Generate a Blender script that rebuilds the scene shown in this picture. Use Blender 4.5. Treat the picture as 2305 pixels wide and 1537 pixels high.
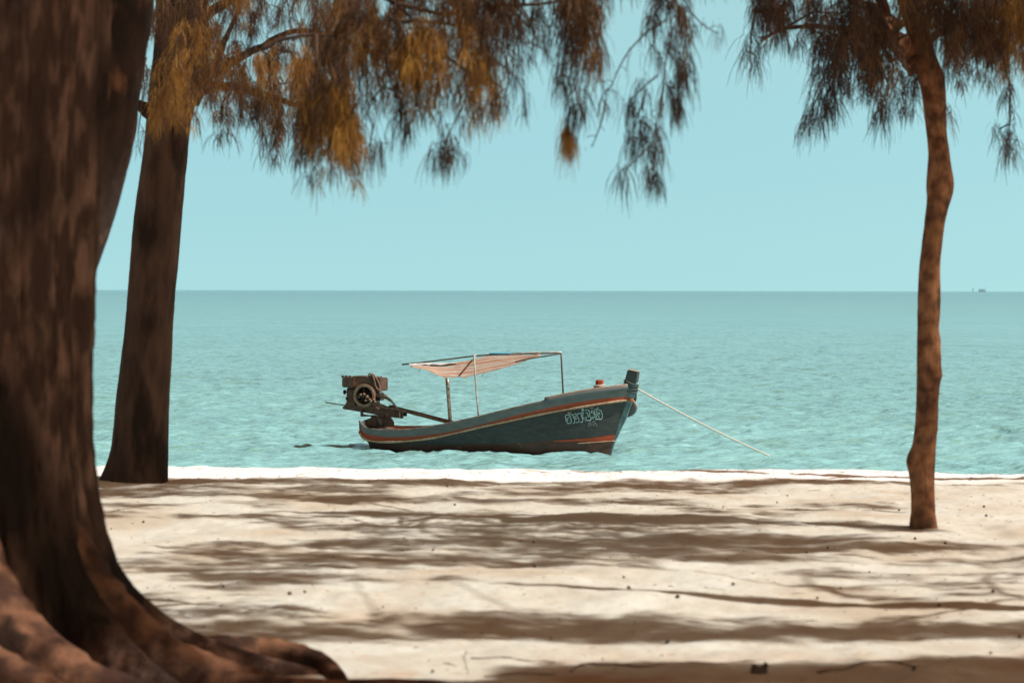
import bpy, bmesh, math, random
import numpy as np
from mathutils import Vector, Matrix
from mathutils.bvhtree import BVHTree
random.seed(7); RNG = np.random.default_rng(7)
R = math.radians
S = bpy.context.scene
COL = S.collection
for o in list(bpy.data.objects): bpy.data.objects.remove(o)

# ------------------------------------------------------------------ camera
FW, FH = 2305.0, 1537.0
LENS = 85.0; F = FW*LENS/36.0
CAMZ = 2.9
cd = bpy.data.cameras.new('camera'); cam = bpy.data.objects.new('camera', cd); COL.objects.link(cam)
cd.lens = LENS; cd.sensor_width = 36; cd.clip_start = .1; cd.clip_end = 200000
PITCH = math.atan(114.5/F)
CM = Matrix.Translation((0, 0, CAMZ)) @ Matrix.Rotation(math.pi/2-PITCH, 4, 'X') @ Matrix.Rotation(R(.1), 4, 'Z')
cam.matrix_world = CM
cd.dof.use_dof = True; cd.dof.focus_distance = 43.0; cd.dof.aperture_fstop = 3.6
S.camera = cam
# ------------------------------------------------------------------ light
SUN_EL, SUN_AZ = 52.0, 106.0      # azimuth clockwise from +Y (view direction)
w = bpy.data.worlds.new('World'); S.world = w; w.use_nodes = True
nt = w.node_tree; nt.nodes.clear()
def N(t, ty, **k):
    n = t.nodes.new(ty)
    for a, b in k.items(): setattr(n, a, b)
    return n
out = N(nt, 'ShaderNodeOutputWorld'); bg = N(nt, 'ShaderNodeBackground'); bg.inputs[1].default_value = .1
sky = N(nt, 'ShaderNodeTexSky', sky_type='NISHITA', sun_disc=False)
sky.sun_elevation = R(SUN_EL); sky.sun_rotation = R(SUN_AZ); sky.air_density = 1; sky.dust_density = 2.0; sky.ozone_density = 1
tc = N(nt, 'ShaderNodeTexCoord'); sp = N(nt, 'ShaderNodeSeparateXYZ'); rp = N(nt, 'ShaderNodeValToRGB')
SKY_RAMP = [(0, (1.93, 2.36, 1.72)), (.06, (1.98, 2.46, 1.80)), (.14, (2.3, 2.68, 1.84)), (.32, (.95, .74, .42)), (.6, (1.1, .41, .13)), (1, (1.0, .40, .12))]  # unseen zenith tinted red-brown, added to warm the fill in shade
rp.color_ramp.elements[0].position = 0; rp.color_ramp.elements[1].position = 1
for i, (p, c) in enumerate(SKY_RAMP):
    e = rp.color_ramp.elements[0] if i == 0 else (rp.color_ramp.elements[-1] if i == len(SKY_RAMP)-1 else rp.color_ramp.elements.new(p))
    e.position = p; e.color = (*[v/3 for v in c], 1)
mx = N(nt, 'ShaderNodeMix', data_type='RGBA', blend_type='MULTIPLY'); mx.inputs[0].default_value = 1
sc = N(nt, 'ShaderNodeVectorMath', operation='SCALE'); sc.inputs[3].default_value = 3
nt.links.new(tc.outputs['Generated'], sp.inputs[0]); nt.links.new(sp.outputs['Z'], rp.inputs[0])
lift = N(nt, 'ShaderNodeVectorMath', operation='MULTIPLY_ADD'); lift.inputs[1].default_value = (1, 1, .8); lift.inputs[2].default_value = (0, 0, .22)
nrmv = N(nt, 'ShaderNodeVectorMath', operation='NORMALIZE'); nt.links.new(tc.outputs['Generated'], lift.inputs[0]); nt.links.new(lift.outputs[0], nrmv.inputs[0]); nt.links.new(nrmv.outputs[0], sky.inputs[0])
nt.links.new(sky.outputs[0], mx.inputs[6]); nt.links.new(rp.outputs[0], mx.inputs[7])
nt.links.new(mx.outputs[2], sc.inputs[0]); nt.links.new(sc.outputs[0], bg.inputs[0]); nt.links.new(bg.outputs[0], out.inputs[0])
sd = bpy.data.lights.new('sun', 'SUN'); so = bpy.data.objects.new('sun', sd); COL.objects.link(so)
sd.energy = 5.0; sd.angle = R(.53); sd.color = (1, .97, .92)
SV = Vector((math.sin(R(SUN_AZ))*math.cos(R(SUN_EL)), math.cos(R(SUN_AZ))*math.cos(R(SUN_EL)), math.sin(R(SUN_EL))))
so.rotation_euler = SV.to_track_quat('Z', 'Y').to_euler()
S.view_settings.view_transform = 'Standard'; S.view_settings.look = 'None'; S.view_settings.exposure = 0; S.view_settings.gamma = 1
S.render.engine = 'CYCLES'
S.render.resolution_x = 1024; S.render.resolution_y = 682

# ------------------------------------------------------------------ helpers
def ray(px, py):
    d = CM.to_3x3() @ Vector(((px-FW/2)/F, -(py-FH/2)/F, -1)); return d
def P(px, py, y):
    d = ray(px, py); return Vector((0, 0, CAMZ)) + d*(y/d.y)
def PZ(px, py, z=0):
    d = ray(px, py); return Vector((0, 0, CAMZ)) + d*((z-CAMZ)/d.z)
GZ = 1.2
def tag(o, label=None, cat=None, group=None, kind=None):
    if label: o['label'] = label
    if cat: o['category'] = cat
    if group: o['group'] = group
    if kind: o['kind'] = kind
    return o
def empty(name, loc, label, cat, group=None):
    o = bpy.data.objects.new(name, None); COL.objects.link(o); o.location = loc; o.empty_display_size = .2
    return tag(o, label, cat, group)
def obj(name, me, mat, parent=None, smooth=True, local=False):
    """me: mesh in world space (or in the parent's space when local)"""
    o = bpy.data.objects.new(name, me); me.name = name; COL.objects.link(o)
    for m in (mat if isinstance(mat, (list, tuple)) else [mat]): me.materials.append(m)
    if smooth: me.polygons.foreach_set('use_smooth', [True]*len(me.polygons))
    if parent is not None:
        o.parent = parent
        if not local:
            me.transform(world_of(parent).inverted())
    return o
def world_of(o):
    m = o.matrix_basis.copy()
    while o.parent: o = o.parent; m = o.matrix_basis @ m
    return m
class MB:
    def __init__(s): s.v = []; s.f = []; s.mi = []
    def add(s, vs, fs, m=0):
        k = len(s.v); s.v += [tuple(v) for v in vs]; s.f += [[i+k for i in f] for f in fs]; s.mi += [m]*len(fs); return s
    def box(s, a, b, m=0, top=1.0):
        (x0, y0, z0), (x1, y1, z1) = a, b
        vs = [(x, y, z) for z in (z0, z1) for y in (y0, y1) for x in (x0, x1)]
        if top != 1:
            cx, cy = (x0+x1)/2, (y0+y1)/2
            vs = [(x, y, z) if z == z0 else (cx+(x-cx)*top, cy+(y-cy)*top, z) for x, y, z in vs]
        return s.add(vs, [(0, 2, 3, 1), (4, 5, 7, 6), (0, 1, 5, 4), (2, 6, 7, 3), (0, 4, 6, 2), (1, 3, 7, 5)], m)
    def prism(s, pts, y0, y1, m=0):       # polygon in x,z extruded along y
        n = len(pts); vs = [(x, y0, z) for x, z in pts]+[(x, y1, z) for x, z in pts]
        return s.add(vs, [list(range(n)), list(range(2*n-1, n-1, -1))]+[(i, i+n, (i+1) % n+n, (i+1) % n) for i in range(n)], m)
    def tube(s, pts, rad, n=8, m=0, cap=True, flat=1.0):
        pts = [Vector(p) for p in pts]; k = len(pts)
        if not hasattr(rad, '__len__'): rad = [rad]*k
        vs = []; up = Vector((0, 0, 1)); prev = None
        for i, p in enumerate(pts):
            t = (pts[min(i+1, k-1)]-pts[max(i-1, 0)]).normalized()
            if prev is None:
                a = Vector((0, 1, 0)) if abs(t.y) < .9 else Vector((1, 0, 0)); u = t.cross(a).normalized()
            else: u = (prev-t*prev.dot(t)).normalized()
            prev = u; v = t.cross(u)
            for j in range(n):
                a = 2*math.pi*j/n; vs.append(p+(u*math.cos(a)+v*math.sin(a)*flat)*rad[i])
        fs = [(i*n+j, i*n+(j+1) % n, (i+1)*n+(j+1) % n, (i+1)*n+j) for i in range(k-1) for j in range(n)]
        if cap: fs += [list(range(n-1, -1, -1)), list(range((k-1)*n, k*n))]
        return s.add(vs, fs, m)
    def lathe(s, c, ax, prof, n=24, m=0):   # prof [(along, radius)]
        ax = Vector(ax).normalized(); a = Vector((0, 0, 1)) if abs(ax.z) < .9 else Vector((1, 0, 0))
        u = ax.cross(a).normalized(); v = ax.cross(u); c = Vector(c); vs = []
        for h, r in prof:
            for j in range(n):
                t = 2*math.pi*j/n; vs.append(c+ax*h+(u*math.cos(t)+v*math.sin(t))*r)
        k = len(prof)
        return s.add(vs, [(i*n+j, i*n+(j+1) % n, (i+1)*n+(j+1) % n, (i+1)*n+j) for i in range(k-1) for j in range(n)], m)
    def mesh(s, bevel=0):
        me = bpy.data.meshes.new('m'); me.from_pydata(s.v, [], s.f); me.polygons.foreach_set('material_index', s.mi)
        if bevel:
            bm = bmesh.new(); bm.from_mesh(me); bmesh.ops.remove_doubles(bm, verts=bm.verts, dist=1e-5)
            bmesh.ops.recalc_face_normals(bm, faces=bm.faces)
            es = [e for e in bm.edges if len(e.link_faces) == 2 and e.calc_face_angle(0) > .6]
            bmesh.ops.bevel(bm, geom=es, offset=bevel, segments=2, affect='EDGES', clamp_overlap=True)
            bm.to_mesh(me); bm.free()
        me.update(); return me
def grid_mesh(X, Y, Z):
    ny, nx = X.shape
    me = bpy.data.meshes.new('g'); v = np.stack([X, Y, Z], -1).reshape(-1, 3).astype(np.float32)
    i = np.arange(ny*nx).reshape(ny, nx)
    f = np.stack([i[:-1, :-1], i[:-1, 1:], i[1:, 1:], i[1:, :-1]], -1).reshape(-1, 4)
    quads(me, v, f); return me
def quads(me, v, f):
    nf = len(f); me.vertices.add(len(v)); me.vertices.foreach_set('co', np.ascontiguousarray(v, np.float32).ravel())
    me.loops.add(nf*4); me.loops.foreach_set('vertex_index', np.ascontiguousarray(f, np.int32).ravel())
    me.polygons.add(nf); me.polygons.foreach_set('loop_start', np.arange(0, nf*4, 4, dtype=np.int32))
    me.update(calc_edges=True); me.validate()
def vnoise(x, y, seed=0):
    x = np.asarray(x, float); y = np.asarray(y, float)
    xi = np.floor(x).astype(np.int64); yi = np.floor(y).astype(np.int64); fx = x-xi; fy = y-yi
    fx = fx*fx*fx*(fx*(fx*6-15)+10); fy = fy*fy*fy*(fy*(fy*6-15)+10)
    def h(a, b):
        n = (a*374761393+b*668265263+seed*1442695041) & 0xffffffff
        n = ((n ^ (n >> 13))*1274126177) & 0xffffffff; n = n ^ (n >> 16)
        return (n & 0xffff)/32767.5-1
    return (h(xi, yi)*(1-fx)+h(xi+1, yi)*fx)*(1-fy)+(h(xi, yi+1)*(1-fx)+h(xi+1, yi+1)*fx)*fy
def fbm(x, y, o=4, seed=0, g=.5):
    s = 0; a = 1
    for i in range(o): s = s+a*vnoise(x*2**i+i*17.3, y*2**i-i*9.1, seed+i); a *= g
    return s
def interp(tab, t):     # rows (t, a, b, ...) -> smooth (catmull) values
    tab = np.array(tab, float); o = np.argsort(tab[:, 0]); tab = tab[o]; ts = tab[:, 0]
    i = int(np.clip(np.searchsorted(ts, t)-1, 0, len(ts)-2)); u = (t-ts[i])/(ts[i+1]-ts[i]); u = min(max(u, 0), 1)
    p1, p2 = tab[i], tab[i+1]; h = ts[i+1]-ts[i]
    def sl(k):
        if 0 < k < len(ts)-1: return (tab[k+1]-tab[k-1])/(ts[k+1]-ts[k-1])
        return (p2-p1)/h
    m1, m2 = sl(i)*h, sl(i+1)*h
    return ((2*u**3-3*u**2+1)*p1+(u**3-2*u**2+u)*m1+(-2*u**3+3*u**2)*p2+(u**3-u**2)*m2)[1:]

# ------------------------------------------------------------------ materials
def mat(name, col, rough=.7, col2=None, scale=8, stretch=(1, 1, 1), bump=0, bscale=None, detail=6, lo=.35, hi=.65,
        metal=0, spec=.3, col3=None, scale3=2, lo3=.5, hi3=.7, coords='Object'):
    m = bpy.data.materials.new(name); m.use_nodes = True; t = m.node_tree; b = t.nodes['Principled BSDF']
    b.inputs['Roughness'].default_value = rough; b.inputs['Metallic'].default_value = metal
    b.inputs['Specular IOR Level'].default_value = spec
    b.inputs['Base Color'].default_value = (*col, 1)
    tcn = N(t, 'ShaderNodeTexCoord'); mp = N(t, 'ShaderNodeMapping'); mp.inputs['Scale'].default_value = stretch
    t.links.new(tcn.outputs[coords], mp.inputs[0])
    def noise(s, dt):
        n = N(t, 'ShaderNodeTexNoise'); n.inputs['Scale'].default_value = s; n.inputs['Detail'].default_value = dt
        t.links.new(mp.outputs[0], n.inputs[0]); return n
    cur = None
    def mixin(a, c2, s, l, h, dt):
        n = noise(s, dt); mr = N(t, 'ShaderNodeMapRange'); mr.inputs[1].default_value = l; mr.inputs[2].default_value = h
        t.links.new(n.outputs[0], mr.inputs[0]); k = N(t, 'ShaderNodeMix', data_type='RGBA'); t.links.new(mr.outputs[0], k.inputs[0])
        if isinstance(a, tuple): k.inputs[6].default_value = (*a, 1)
        else: t.links.new(a, k.inputs[6])
        k.inputs[7].default_value = (*c2, 1); return k.outputs[2]
    if col2: cur = mixin(col, col2, scale, lo, hi, detail)
    if col3: cur = mixin(cur if cur else col, col3, scale3, lo3, hi3, 5)
    if cur: t.links.new(cur, b.inputs['Base Color'])
    if bump:
        n = noise(bscale or scale, 8); bp_ = N(t, 'ShaderNodeBump'); bp_.inputs['Strength'].default_value = 1
        bp_.inputs['Distance'].default_value = bump
        t.links.new(n.outputs[0], bp_.inputs['Height']); t.links.new(bp_.outputs[0], b.inputs['Normal'])
    return m
M = {}
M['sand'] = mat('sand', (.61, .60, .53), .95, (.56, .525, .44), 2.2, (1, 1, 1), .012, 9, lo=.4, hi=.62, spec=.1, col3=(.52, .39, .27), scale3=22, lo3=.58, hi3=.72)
def sand_extra():
    m = M['sand']; t = m.node_tree; b = t.nodes['Principled BSDF']; src = b.inputs['Base Color'].links[0].from_socket
    tc_ = N(t, 'ShaderNodeTexCoord'); sp__ = N(t, 'ShaderNodeSeparateXYZ'); t.links.new(tc_.outputs['Object'], sp__.inputs[0])
    def nz(sc_, dt): n = N(t, 'ShaderNodeTexNoise'); n.inputs['Scale'].default_value = sc_; n.inputs['Detail'].default_value = dt; t.links.new(tc_.outputs['Object'], n.inputs[0]); return n.outputs[0]
    def mrange(a, b_, c_, lo=0, hi=1): n = N(t, 'ShaderNodeMapRange'); n.inputs[1].default_value = b_; n.inputs[2].default_value = c_; n.inputs[3].default_value = lo; n.inputs[4].default_value = hi; t.links.new(a, n.inputs[0]); return n.outputs[0]
    def mul(a, b_): n = N(t, 'ShaderNodeMath', operation='MULTIPLY'); t.links.new(a, n.inputs[0]); t.links.new(b_, n.inputs[1]); return n.outputs[0]
    def mix(f, a, c_): n = N(t, 'ShaderNodeMix', data_type='RGBA'); t.links.new(f, n.inputs[0]); t.links.new(a, n.inputs[6]); n.inputs[7].default_value = (*c_, 1); return n.outputs[2]
    # sunlight painted as paler sand along the beach top; brown needle litter under the trees, its near band also painting the brown shade
    c1 = mix(mrange(sp__.outputs['Y'], 21.35, 21.75), src, (.84, .83, .80))
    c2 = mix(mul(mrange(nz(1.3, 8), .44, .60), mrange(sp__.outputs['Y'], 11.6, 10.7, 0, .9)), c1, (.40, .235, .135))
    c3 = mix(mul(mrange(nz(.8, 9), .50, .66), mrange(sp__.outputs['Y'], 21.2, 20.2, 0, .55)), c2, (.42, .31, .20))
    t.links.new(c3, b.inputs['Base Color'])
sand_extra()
M['bark_front'] = mat('bark_front', (.060, .033, .024), .95, (.21, .115, .082), 12, (1, 1, .34), .045, 16, lo=.46, hi=.66, spec=.1, col3=(.022, .014, .011), scale3=3, lo3=.50, hi3=.62)
M['root_bark'] = mat('root_bark', (.055, .027, .019), .95, (.21, .10, .056), 5, (1, 1, 1), .02, 12, lo=.42, hi=.62, spec=.1, col3=(.035, .02, .014), scale3=6, lo3=.55, hi3=.68)
M['bark_dark'] = mat('bark_dark', (.055, .032, .024), .95, (.10, .055, .038), 9, (1, 1, .3), .02, 14, spec=.1, col3=(.028, .017, .013), scale3=5, lo3=.48, hi3=.62)
M['bark_red'] = mat('bark_red', (.115, .044, .025), .9, (.34, .155, .075), 11, (1, 1, .9), .014, 16, spec=.15, col3=(.07, .035, .024), scale3=6, lo3=.52, hi3=.68)
M['twig'] = mat('twig', (.06, .04, .03), .9, (.11, .07, .05), 20, spec=.1)
M['hullgrey'] = mat('hull_grey_green', (.036, .039, .038), .55, (.052, .055, .052), 5, (1, 1, 3), .002, 20, col3=(.10, .085, .07), scale3=11, lo3=.60, hi3=.75)
M['bulwark'] = mat('bulwark_paint', (.115, .118, .115), .5, (.155, .155, .15), 6, (1, 1, 4), .002, 20, col3=(.14, .10, .075), scale3=14, lo3=.62, hi3=.72)
M['orange'] = mat('orange_paint', (.40, .062, .018), .5, (.30, .05, .018), 7, (1, 1, 3), .002, 20, col3=(.16, .07, .04), scale3=12, lo3=.58, hi3=.75)
M['antifoul'] = mat('antifoul', (.10, .040, .028), .7, (.065, .034, .026), 6, (1, 1, 3), .004, 14, col3=(.15, .11, .07), scale3=9, lo3=.62, hi3=.75)
M['tanwood'] = mat('worn_wood', (.50, .34, .22), .8, (.32, .19, .12), 18, (1, 1, 1), .002, 30)
M['greywood'] = mat('grey_wood', (.22, .19, .165), .8, (.12, .10, .09), 14, (1, 1, 1), .003, 30)
M['inner'] = mat('inner_orange', (.50, .13, .05), .6, (.25, .09, .05), 9, spec=.2)
M['deck'] = mat('deck_planks', (.12, .075, .05), .8, (.20, .14, .10), 9, (1, 6, 1))
M['engine'] = mat('rusty_engine', (.16, .080, .050), .6, (.085, .045, .030), 14, (1, 1, 1), .004, 26, metal=.2, col3=(.22, .11, .06), scale3=9, lo3=.58, hi3=.72)
M['engdark'] = mat('oily_metal', (.030, .020, .016), .45, (.06, .035, .025), 18, metal=.4)
M['englight'] = mat('worn_metal', (.26, .17, .11), .45, (.13, .08, .05), 18, metal=.4)
M['steel'] = mat('bare_steel', (.36, .29, .22), .4, (.18, .12, .085), 14, metal=.5)
M['palepole'] = mat('pale_pole', (.55, .52, .47), .5, (.34, .29, .25), 12)
M['darkpole'] = mat('dark_pole', (.085, .065, .055), .6, (.15, .12, .10), 16)
M['bluepole'] = mat('blue_pipe', (.03, .34, .55), .4, (.02, .25, .42), 12)
M['rope'] = mat('pale_rope', (.72, .68, .60), .9, (.5, .45, .38), 60)
M['greyrope'] = mat('dark_rope', (.09, .115, .11), .9, (.05, .065, .06), 60)
M['tealrope'] = mat('teal_rope', (.28, .50, .47), .9, (.18, .32, .31), 60)
M['rubber'] = mat('black_rubber', (.028, .03, .03), .7, (.05, .05, .048), 20)
M['letter'] = mat('letter_paint', (.42, .56, .55), .6, (.30, .42, .42), 30)
M['letter2'] = mat('faded_letter_paint', (.16, .19, .19), .6, (.11, .13, .13), 30)
M['lettert'] = mat('tan_letter_paint', (.50, .36, .22), .6)
M['hose'] = mat('hose', (.24, .15, .10), .5, (.10, .06, .045), 12)
M['ship'] = mat('hazed_ship_colour', (.34, .52, .54), .8, (.40, .58, .60), 1)  # distance haze mixed into the colour of ship and beacon
M['cone'] = mat('dry_cone', (.075, .045, .03), .9, (.13, .08, .05), 60)
def cloth_mat():
    m = bpy.data.materials.new('awning_cloth'); m.use_nodes = True; t = m.node_tree; b = t.nodes['Principled BSDF']
    tcn = N(t, 'ShaderNodeTexCoord'); mp = N(t, 'ShaderNodeMapping'); mp.inputs['Scale'].default_value = (1, 1, 1)
    a = N(t, 'ShaderNodeAttribute', attribute_name='uvw'); t.links.new(a.outputs['Vector'], mp.inputs[0])
    wv = N(t, 'ShaderNodeTexWave', wave_type='BANDS', bands_direction='Y'); wv.inputs['Scale'].default_value = 1.5; wv.inputs['Distortion'].default_value = 3.2; wv.inputs['Detail'].default_value = 3; wv.inputs['Detail Scale'].default_value = 1.5
    t.links.new(mp.outputs[0], wv.inputs[0])
    cr = N(t, 'ShaderNodeValToRGB'); cr.color_ramp.elements[0].color = (.56, .29, .17, 1); cr.color_ramp.elements[0].position = .35
    cr.color_ramp.elements[1].color = (.58, .53, .47, 1); cr.color_ramp.elements[1].position = .55
    t.links.new(wv.outputs[0], cr.inputs[0])
    n2 = N(t, 'ShaderNodeTexNoise'); n2.inputs['Scale'].default_value = 14; n2.inputs['Detail'].default_value = 6
    mp2 = N(t, 'ShaderNodeMapping'); mp2.inputs['Scale'].default_value = (2.5, 5, 1); t.links.new(a.outputs['Vector'], mp2.inputs[0]); t.links.new(mp2.outputs[0], n2.inputs[0])
    mr = N(t, 'ShaderNodeMapRange'); mr.inputs[1].default_value = .58; mr.inputs[2].default_value = .62; t.links.new(n2.outputs[0], mr.inputs[0])
    mxx = N(t, 'ShaderNodeMix', data_type='RGBA'); t.links.new(mr.outputs[0], mxx.inputs[0]); t.links.new(cr.outputs[0], mxx.inputs[6]); mxx.inputs[7].default_value = (.84, .72, .60, 1)
    t.links.new(mxx.outputs[2], b.inputs['Base Color']); b.inputs['Roughness'].default_value = .85
    tr = N(t, 'ShaderNodeBsdfTranslucent'); t.links.new(mxx.outputs[2], tr.inputs[0])
    ms = N(t, 'ShaderNodeMixShader'); ms.inputs[0].default_value = .35
    t.links.new(b.outputs[0], ms.inputs[1]); t.links.new(tr.outputs[0], ms.inputs[2]); t.links.new(ms.outputs[0], t.nodes['Material Output'].inputs[0])
    return m
M['cloth'] = cloth_mat()
def leaf_mat():
    m = bpy.data.materials.new('casuarina_needles'); m.use_nodes = True; t = m.node_tree; b = t.nodes['Principled BSDF']
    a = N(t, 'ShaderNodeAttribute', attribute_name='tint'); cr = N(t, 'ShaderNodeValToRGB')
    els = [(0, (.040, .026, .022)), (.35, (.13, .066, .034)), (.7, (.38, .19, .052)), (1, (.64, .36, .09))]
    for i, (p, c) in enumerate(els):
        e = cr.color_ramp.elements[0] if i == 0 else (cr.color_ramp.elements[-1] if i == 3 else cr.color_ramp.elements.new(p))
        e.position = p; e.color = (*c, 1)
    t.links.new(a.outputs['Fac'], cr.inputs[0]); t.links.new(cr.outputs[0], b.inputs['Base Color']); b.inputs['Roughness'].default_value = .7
    b.inputs['Specular IOR Level'].default_value = .15
    tr = N(t, 'ShaderNodeBsdfTranslucent'); t.links.new(cr.outputs[0], tr.inputs[0])
    ms = N(t, 'ShaderNodeMixShader'); ms.inputs[0].default_value = .4
    t.links.new(b.outputs[0], ms.inputs[1]); t.links.new(tr.outputs[0], ms.inputs[2]); t.links.new(ms.outputs[0], t.nodes['Material Output'].inputs[0])
    return m
M['leaf'] = leaf_mat()
def water_mat():
    m = bpy.data.materials.new('sea_water'); m.use_nodes = True; t = m.node_tree; b = t.nodes['Principled BSDF']
    tcn = N(t, 'ShaderNodeTexCoord')
    def nz(scale, sx, sy, det, off=0, rot=0):
        mp = N(t, 'ShaderNodeMapping'); mp.inputs['Scale'].default_value = (sx, sy, 1); mp.inputs['Location'].default_value = (off, 0, 0); mp.inputs['Rotation'].default_value = (0, 0, R(rot))
        t.links.new(tcn.outputs['Object'], mp.inputs[0]); n = N(t, 'ShaderNodeTexNoise'); n.inputs['Scale'].default_value = scale; n.inputs['Detail'].default_value = det
        n.inputs['Roughness'].default_value = .55
        t.links.new(mp.outputs[0], n.inputs[0]); return n
    big = nz(.06, 1, 1, 4); med = nz(.9, .9, .8, 5, 5)
    cr = N(t, 'ShaderNodeMapRange'); cr.inputs[1].default_value = .35; cr.inputs[2].default_value = .65; t.links.new(big.outputs[0], cr.inputs[0])
    k = N(t, 'ShaderNodeMix', data_type='RGBA'); t.links.new(cr.outputs[0], k.inputs[0]); k.inputs[6].default_value = (.245, .51, .53, 1); k.inputs[7].default_value = (.28, .57, .59, 1)
    cr2 = N(t, 'ShaderNodeMapRange'); cr2.inputs[1].default_value = .56; cr2.inputs[2].default_value = .70; cr2.inputs[4].default_value = .8; t.links.new(med.outputs[0], cr2.inputs[0])
    k2 = N(t, 'ShaderNodeMix', data_type='RGBA'); t.links.new(cr2.outputs[0], k2.inputs[0]); t.links.new(k.outputs[2], k2.inputs[6]); k2.inputs[7].default_value = (.21, .42, .35, 1)
    # greener, sandier water over the shallows
    sp = N(t, 'ShaderNodeSeparateXYZ'); t.links.new(tcn.outputs['Object'], sp.inputs[0])
    sh = N(t, 'ShaderNodeMapRange'); lg = N(t, 'ShaderNodeMath', operation='LOGARITHM'); lg.inputs[1].default_value = 10; t.links.new(sp.outputs['Y'], lg.inputs[0]); sh.inputs[1].default_value = 3.3; sh.inputs[2].default_value = 1.6; t.links.new(lg.outputs[0], sh.inputs[0])
    k3 = N(t, 'ShaderNodeMix', data_type='RGBA'); t.links.new(sh.outputs[0], k3.inputs[0]); k3.inputs[6].default_value = (.085, .225, .245, 1); t.links.new(k2.outputs[2], k3.inputs[7])
    t.links.new(k3.outputs[2], b.inputs['Base Color'])
    b.inputs['Roughness'].default_value = .11; b.inputs['IOR'].default_value = 1.33; b.inputs['Specular IOR Level'].default_value = .5
    a1 = nz(3.2, .55, 1.2, 6, 1, 6); a2 = nz(.7, .6, 1.2, 4, 9, -8)
    ad = N(t, 'ShaderNodeMath', operation='MULTIPLY_ADD'); t.links.new(a2.outputs[0], ad.inputs[0]); ad.inputs[1].default_value = 3.0; t.links.new(a1.outputs[0], ad.inputs[2])
    a3 = nz(.09, .45, 1.0, 8, 3, 4); ad0 = ad; ad = N(t, 'ShaderNodeMath', operation='MULTIPLY_ADD'); t.links.new(a3.outputs[0], ad.inputs[0]); ad.inputs[1].default_value = 16.0; t.links.new(ad0.outputs[0], ad.inputs[2])
    bu = N(t, 'ShaderNodeBump'); bu.inputs['Strength'].default_value = 1; bu.inputs['Distance'].default_value = .115
    t.links.new(ad.outputs[0], bu.inputs['Height']); t.links.new(bu.outputs[0], b.inputs['Normal'])
    return m
M['water'] = water_mat()

# ------------------------------------------------------------------ ground and sea
def axis(a, b, step, far, g=1.25):
    c = list(np.arange(a, b+1e-6, step)); s = step; x = b; hi = []
    while x < far: s *= g; x += s; hi.append(x)
    s = step; x = a; lo = []
    while x > -far: s *= g; x -= s; lo.append(x)
    return np.array(lo[::-1]+c+hi)
def crest(x): return 22.75-.07*x+.18*vnoise(x*.35, 3.1, 5)+.10*vnoise(x*2.1, 9.4, 6)+.06*vnoise(x*7, 1.4, 6)
def sand_z(x, y):
    d = y-crest(x)
    z = GZ+.012*fbm(x*1.6, y*1.5, 3, 11)+.024*fbm(x*.5, y*.5, 2, 12)
    near = np.clip((30-np.abs(x))/10, 0, 1)
    z = z+near*(.008*fbm(x*3.6, y*4.2, 4, 21, .62)-.010*np.clip(vnoise(x*2.7+5, y*3.1, 33)-.35, 0, 1)+.005*np.abs(vnoise(x*13, y*13, 31)))
    return z - np.where(d > 0, np.minimum(.055*d+.02*d*d, 4), 0)-np.clip(d+.3, 0, .3)*.02
xs = axis(-6.5, 6.5, .03, 400); ys = np.concatenate([-np.geomspace(300, 5, 20)+7, np.arange(3, 8, .1), np.arange(8, 24, .036), np.arange(25, 45, .5), [50, 60, 80, 120]])
X, Y = np.meshgrid(xs, ys); Z = sand_z(X, Y)
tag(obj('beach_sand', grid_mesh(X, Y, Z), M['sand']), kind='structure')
xs = axis(-22, 22, .10, 60000, 1.3)
ys = [22.0]; st = .6
while ys[-1] < 36: ys.append(ys[-1]+.5)
st = .06
while ys[-1] < 60000:
    if ys[-1] > 50: st *= 1.006 if ys[-1] < 250 else 1.3
    ys.append(ys[-1]+st)
X, Y = np.meshgrid(xs, np.array(ys))
fade = np.clip((300-Y)/250, 0, 1)*np.clip((60-np.abs(X))/40, 0, 1)
Wc = PZ(1085, 1032, 0); Wd = PZ(1000, 1027, 0)
XR = X+.25*Y
Z = fade*(.048*fbm(XR*2.0, Y*2.0, 3, 41, .62)+.034*fbm(XR*.45, Y*.8, 2, 43)+.008*fbm(X*4.5, Y*6, 2, 47))
Z += .055*np.exp(-((X-Wc.x)/1.1)**2-((Y-Wc.y)/.5)**2)+.03*np.exp(-((X-Wd.x)/.8)**2-((Y-Wd.y)/.35)**2)
tag(obj('sea_water', grid_mesh(X, Y, Z), M['water']), kind='structure')

# ------------------------------------------------------------------ boat
TH = R(20)
BO = PZ(1100, 1015, 0)
boat = empty('fishing_boat', BO, 'small grey-green wooden fishing boat with an orange stripe moored in the shallows', 'boat')
boat.rotation_euler = (0, 0, -TH)
BW = Matrix.Translation(BO) @ Matrix.Rotation(-TH, 4, 'Z'); BI = BW.inverted()
def bp(px, py, w):
    o = BI @ Vector((0, 0, CAMZ)); d = BI.to_3x3() @ ray(px, py); return o+d*((w-o.y)/d.y)
def bobj(name, me, m, parent=boat, smooth=True): return obj(name, me, m, parent, smooth, True)
NS = 60
def level(tab):          # rows (px, py, w) on the near side -> NS local points from stern to bow
    pts = [bp(a, b, -c_) for a, b, c_ in tab]; xx = np.array([p.x for p in pts])
    rows = [(x, p.y, p.z) for x, p in zip(xx, pts)]
    T = np.linspace(0, 1, NS); T = T-.06*np.sin(2*math.pi*T)*0
    T = .5-.5*np.cos(np.pi*T)*1; T = .55*T+.45*np.linspace(0, 1, NS)
    return [Vector((x, *interp(rows, x))) for x in xx.min()+(xx.max()-xx.min())*T]
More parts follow.
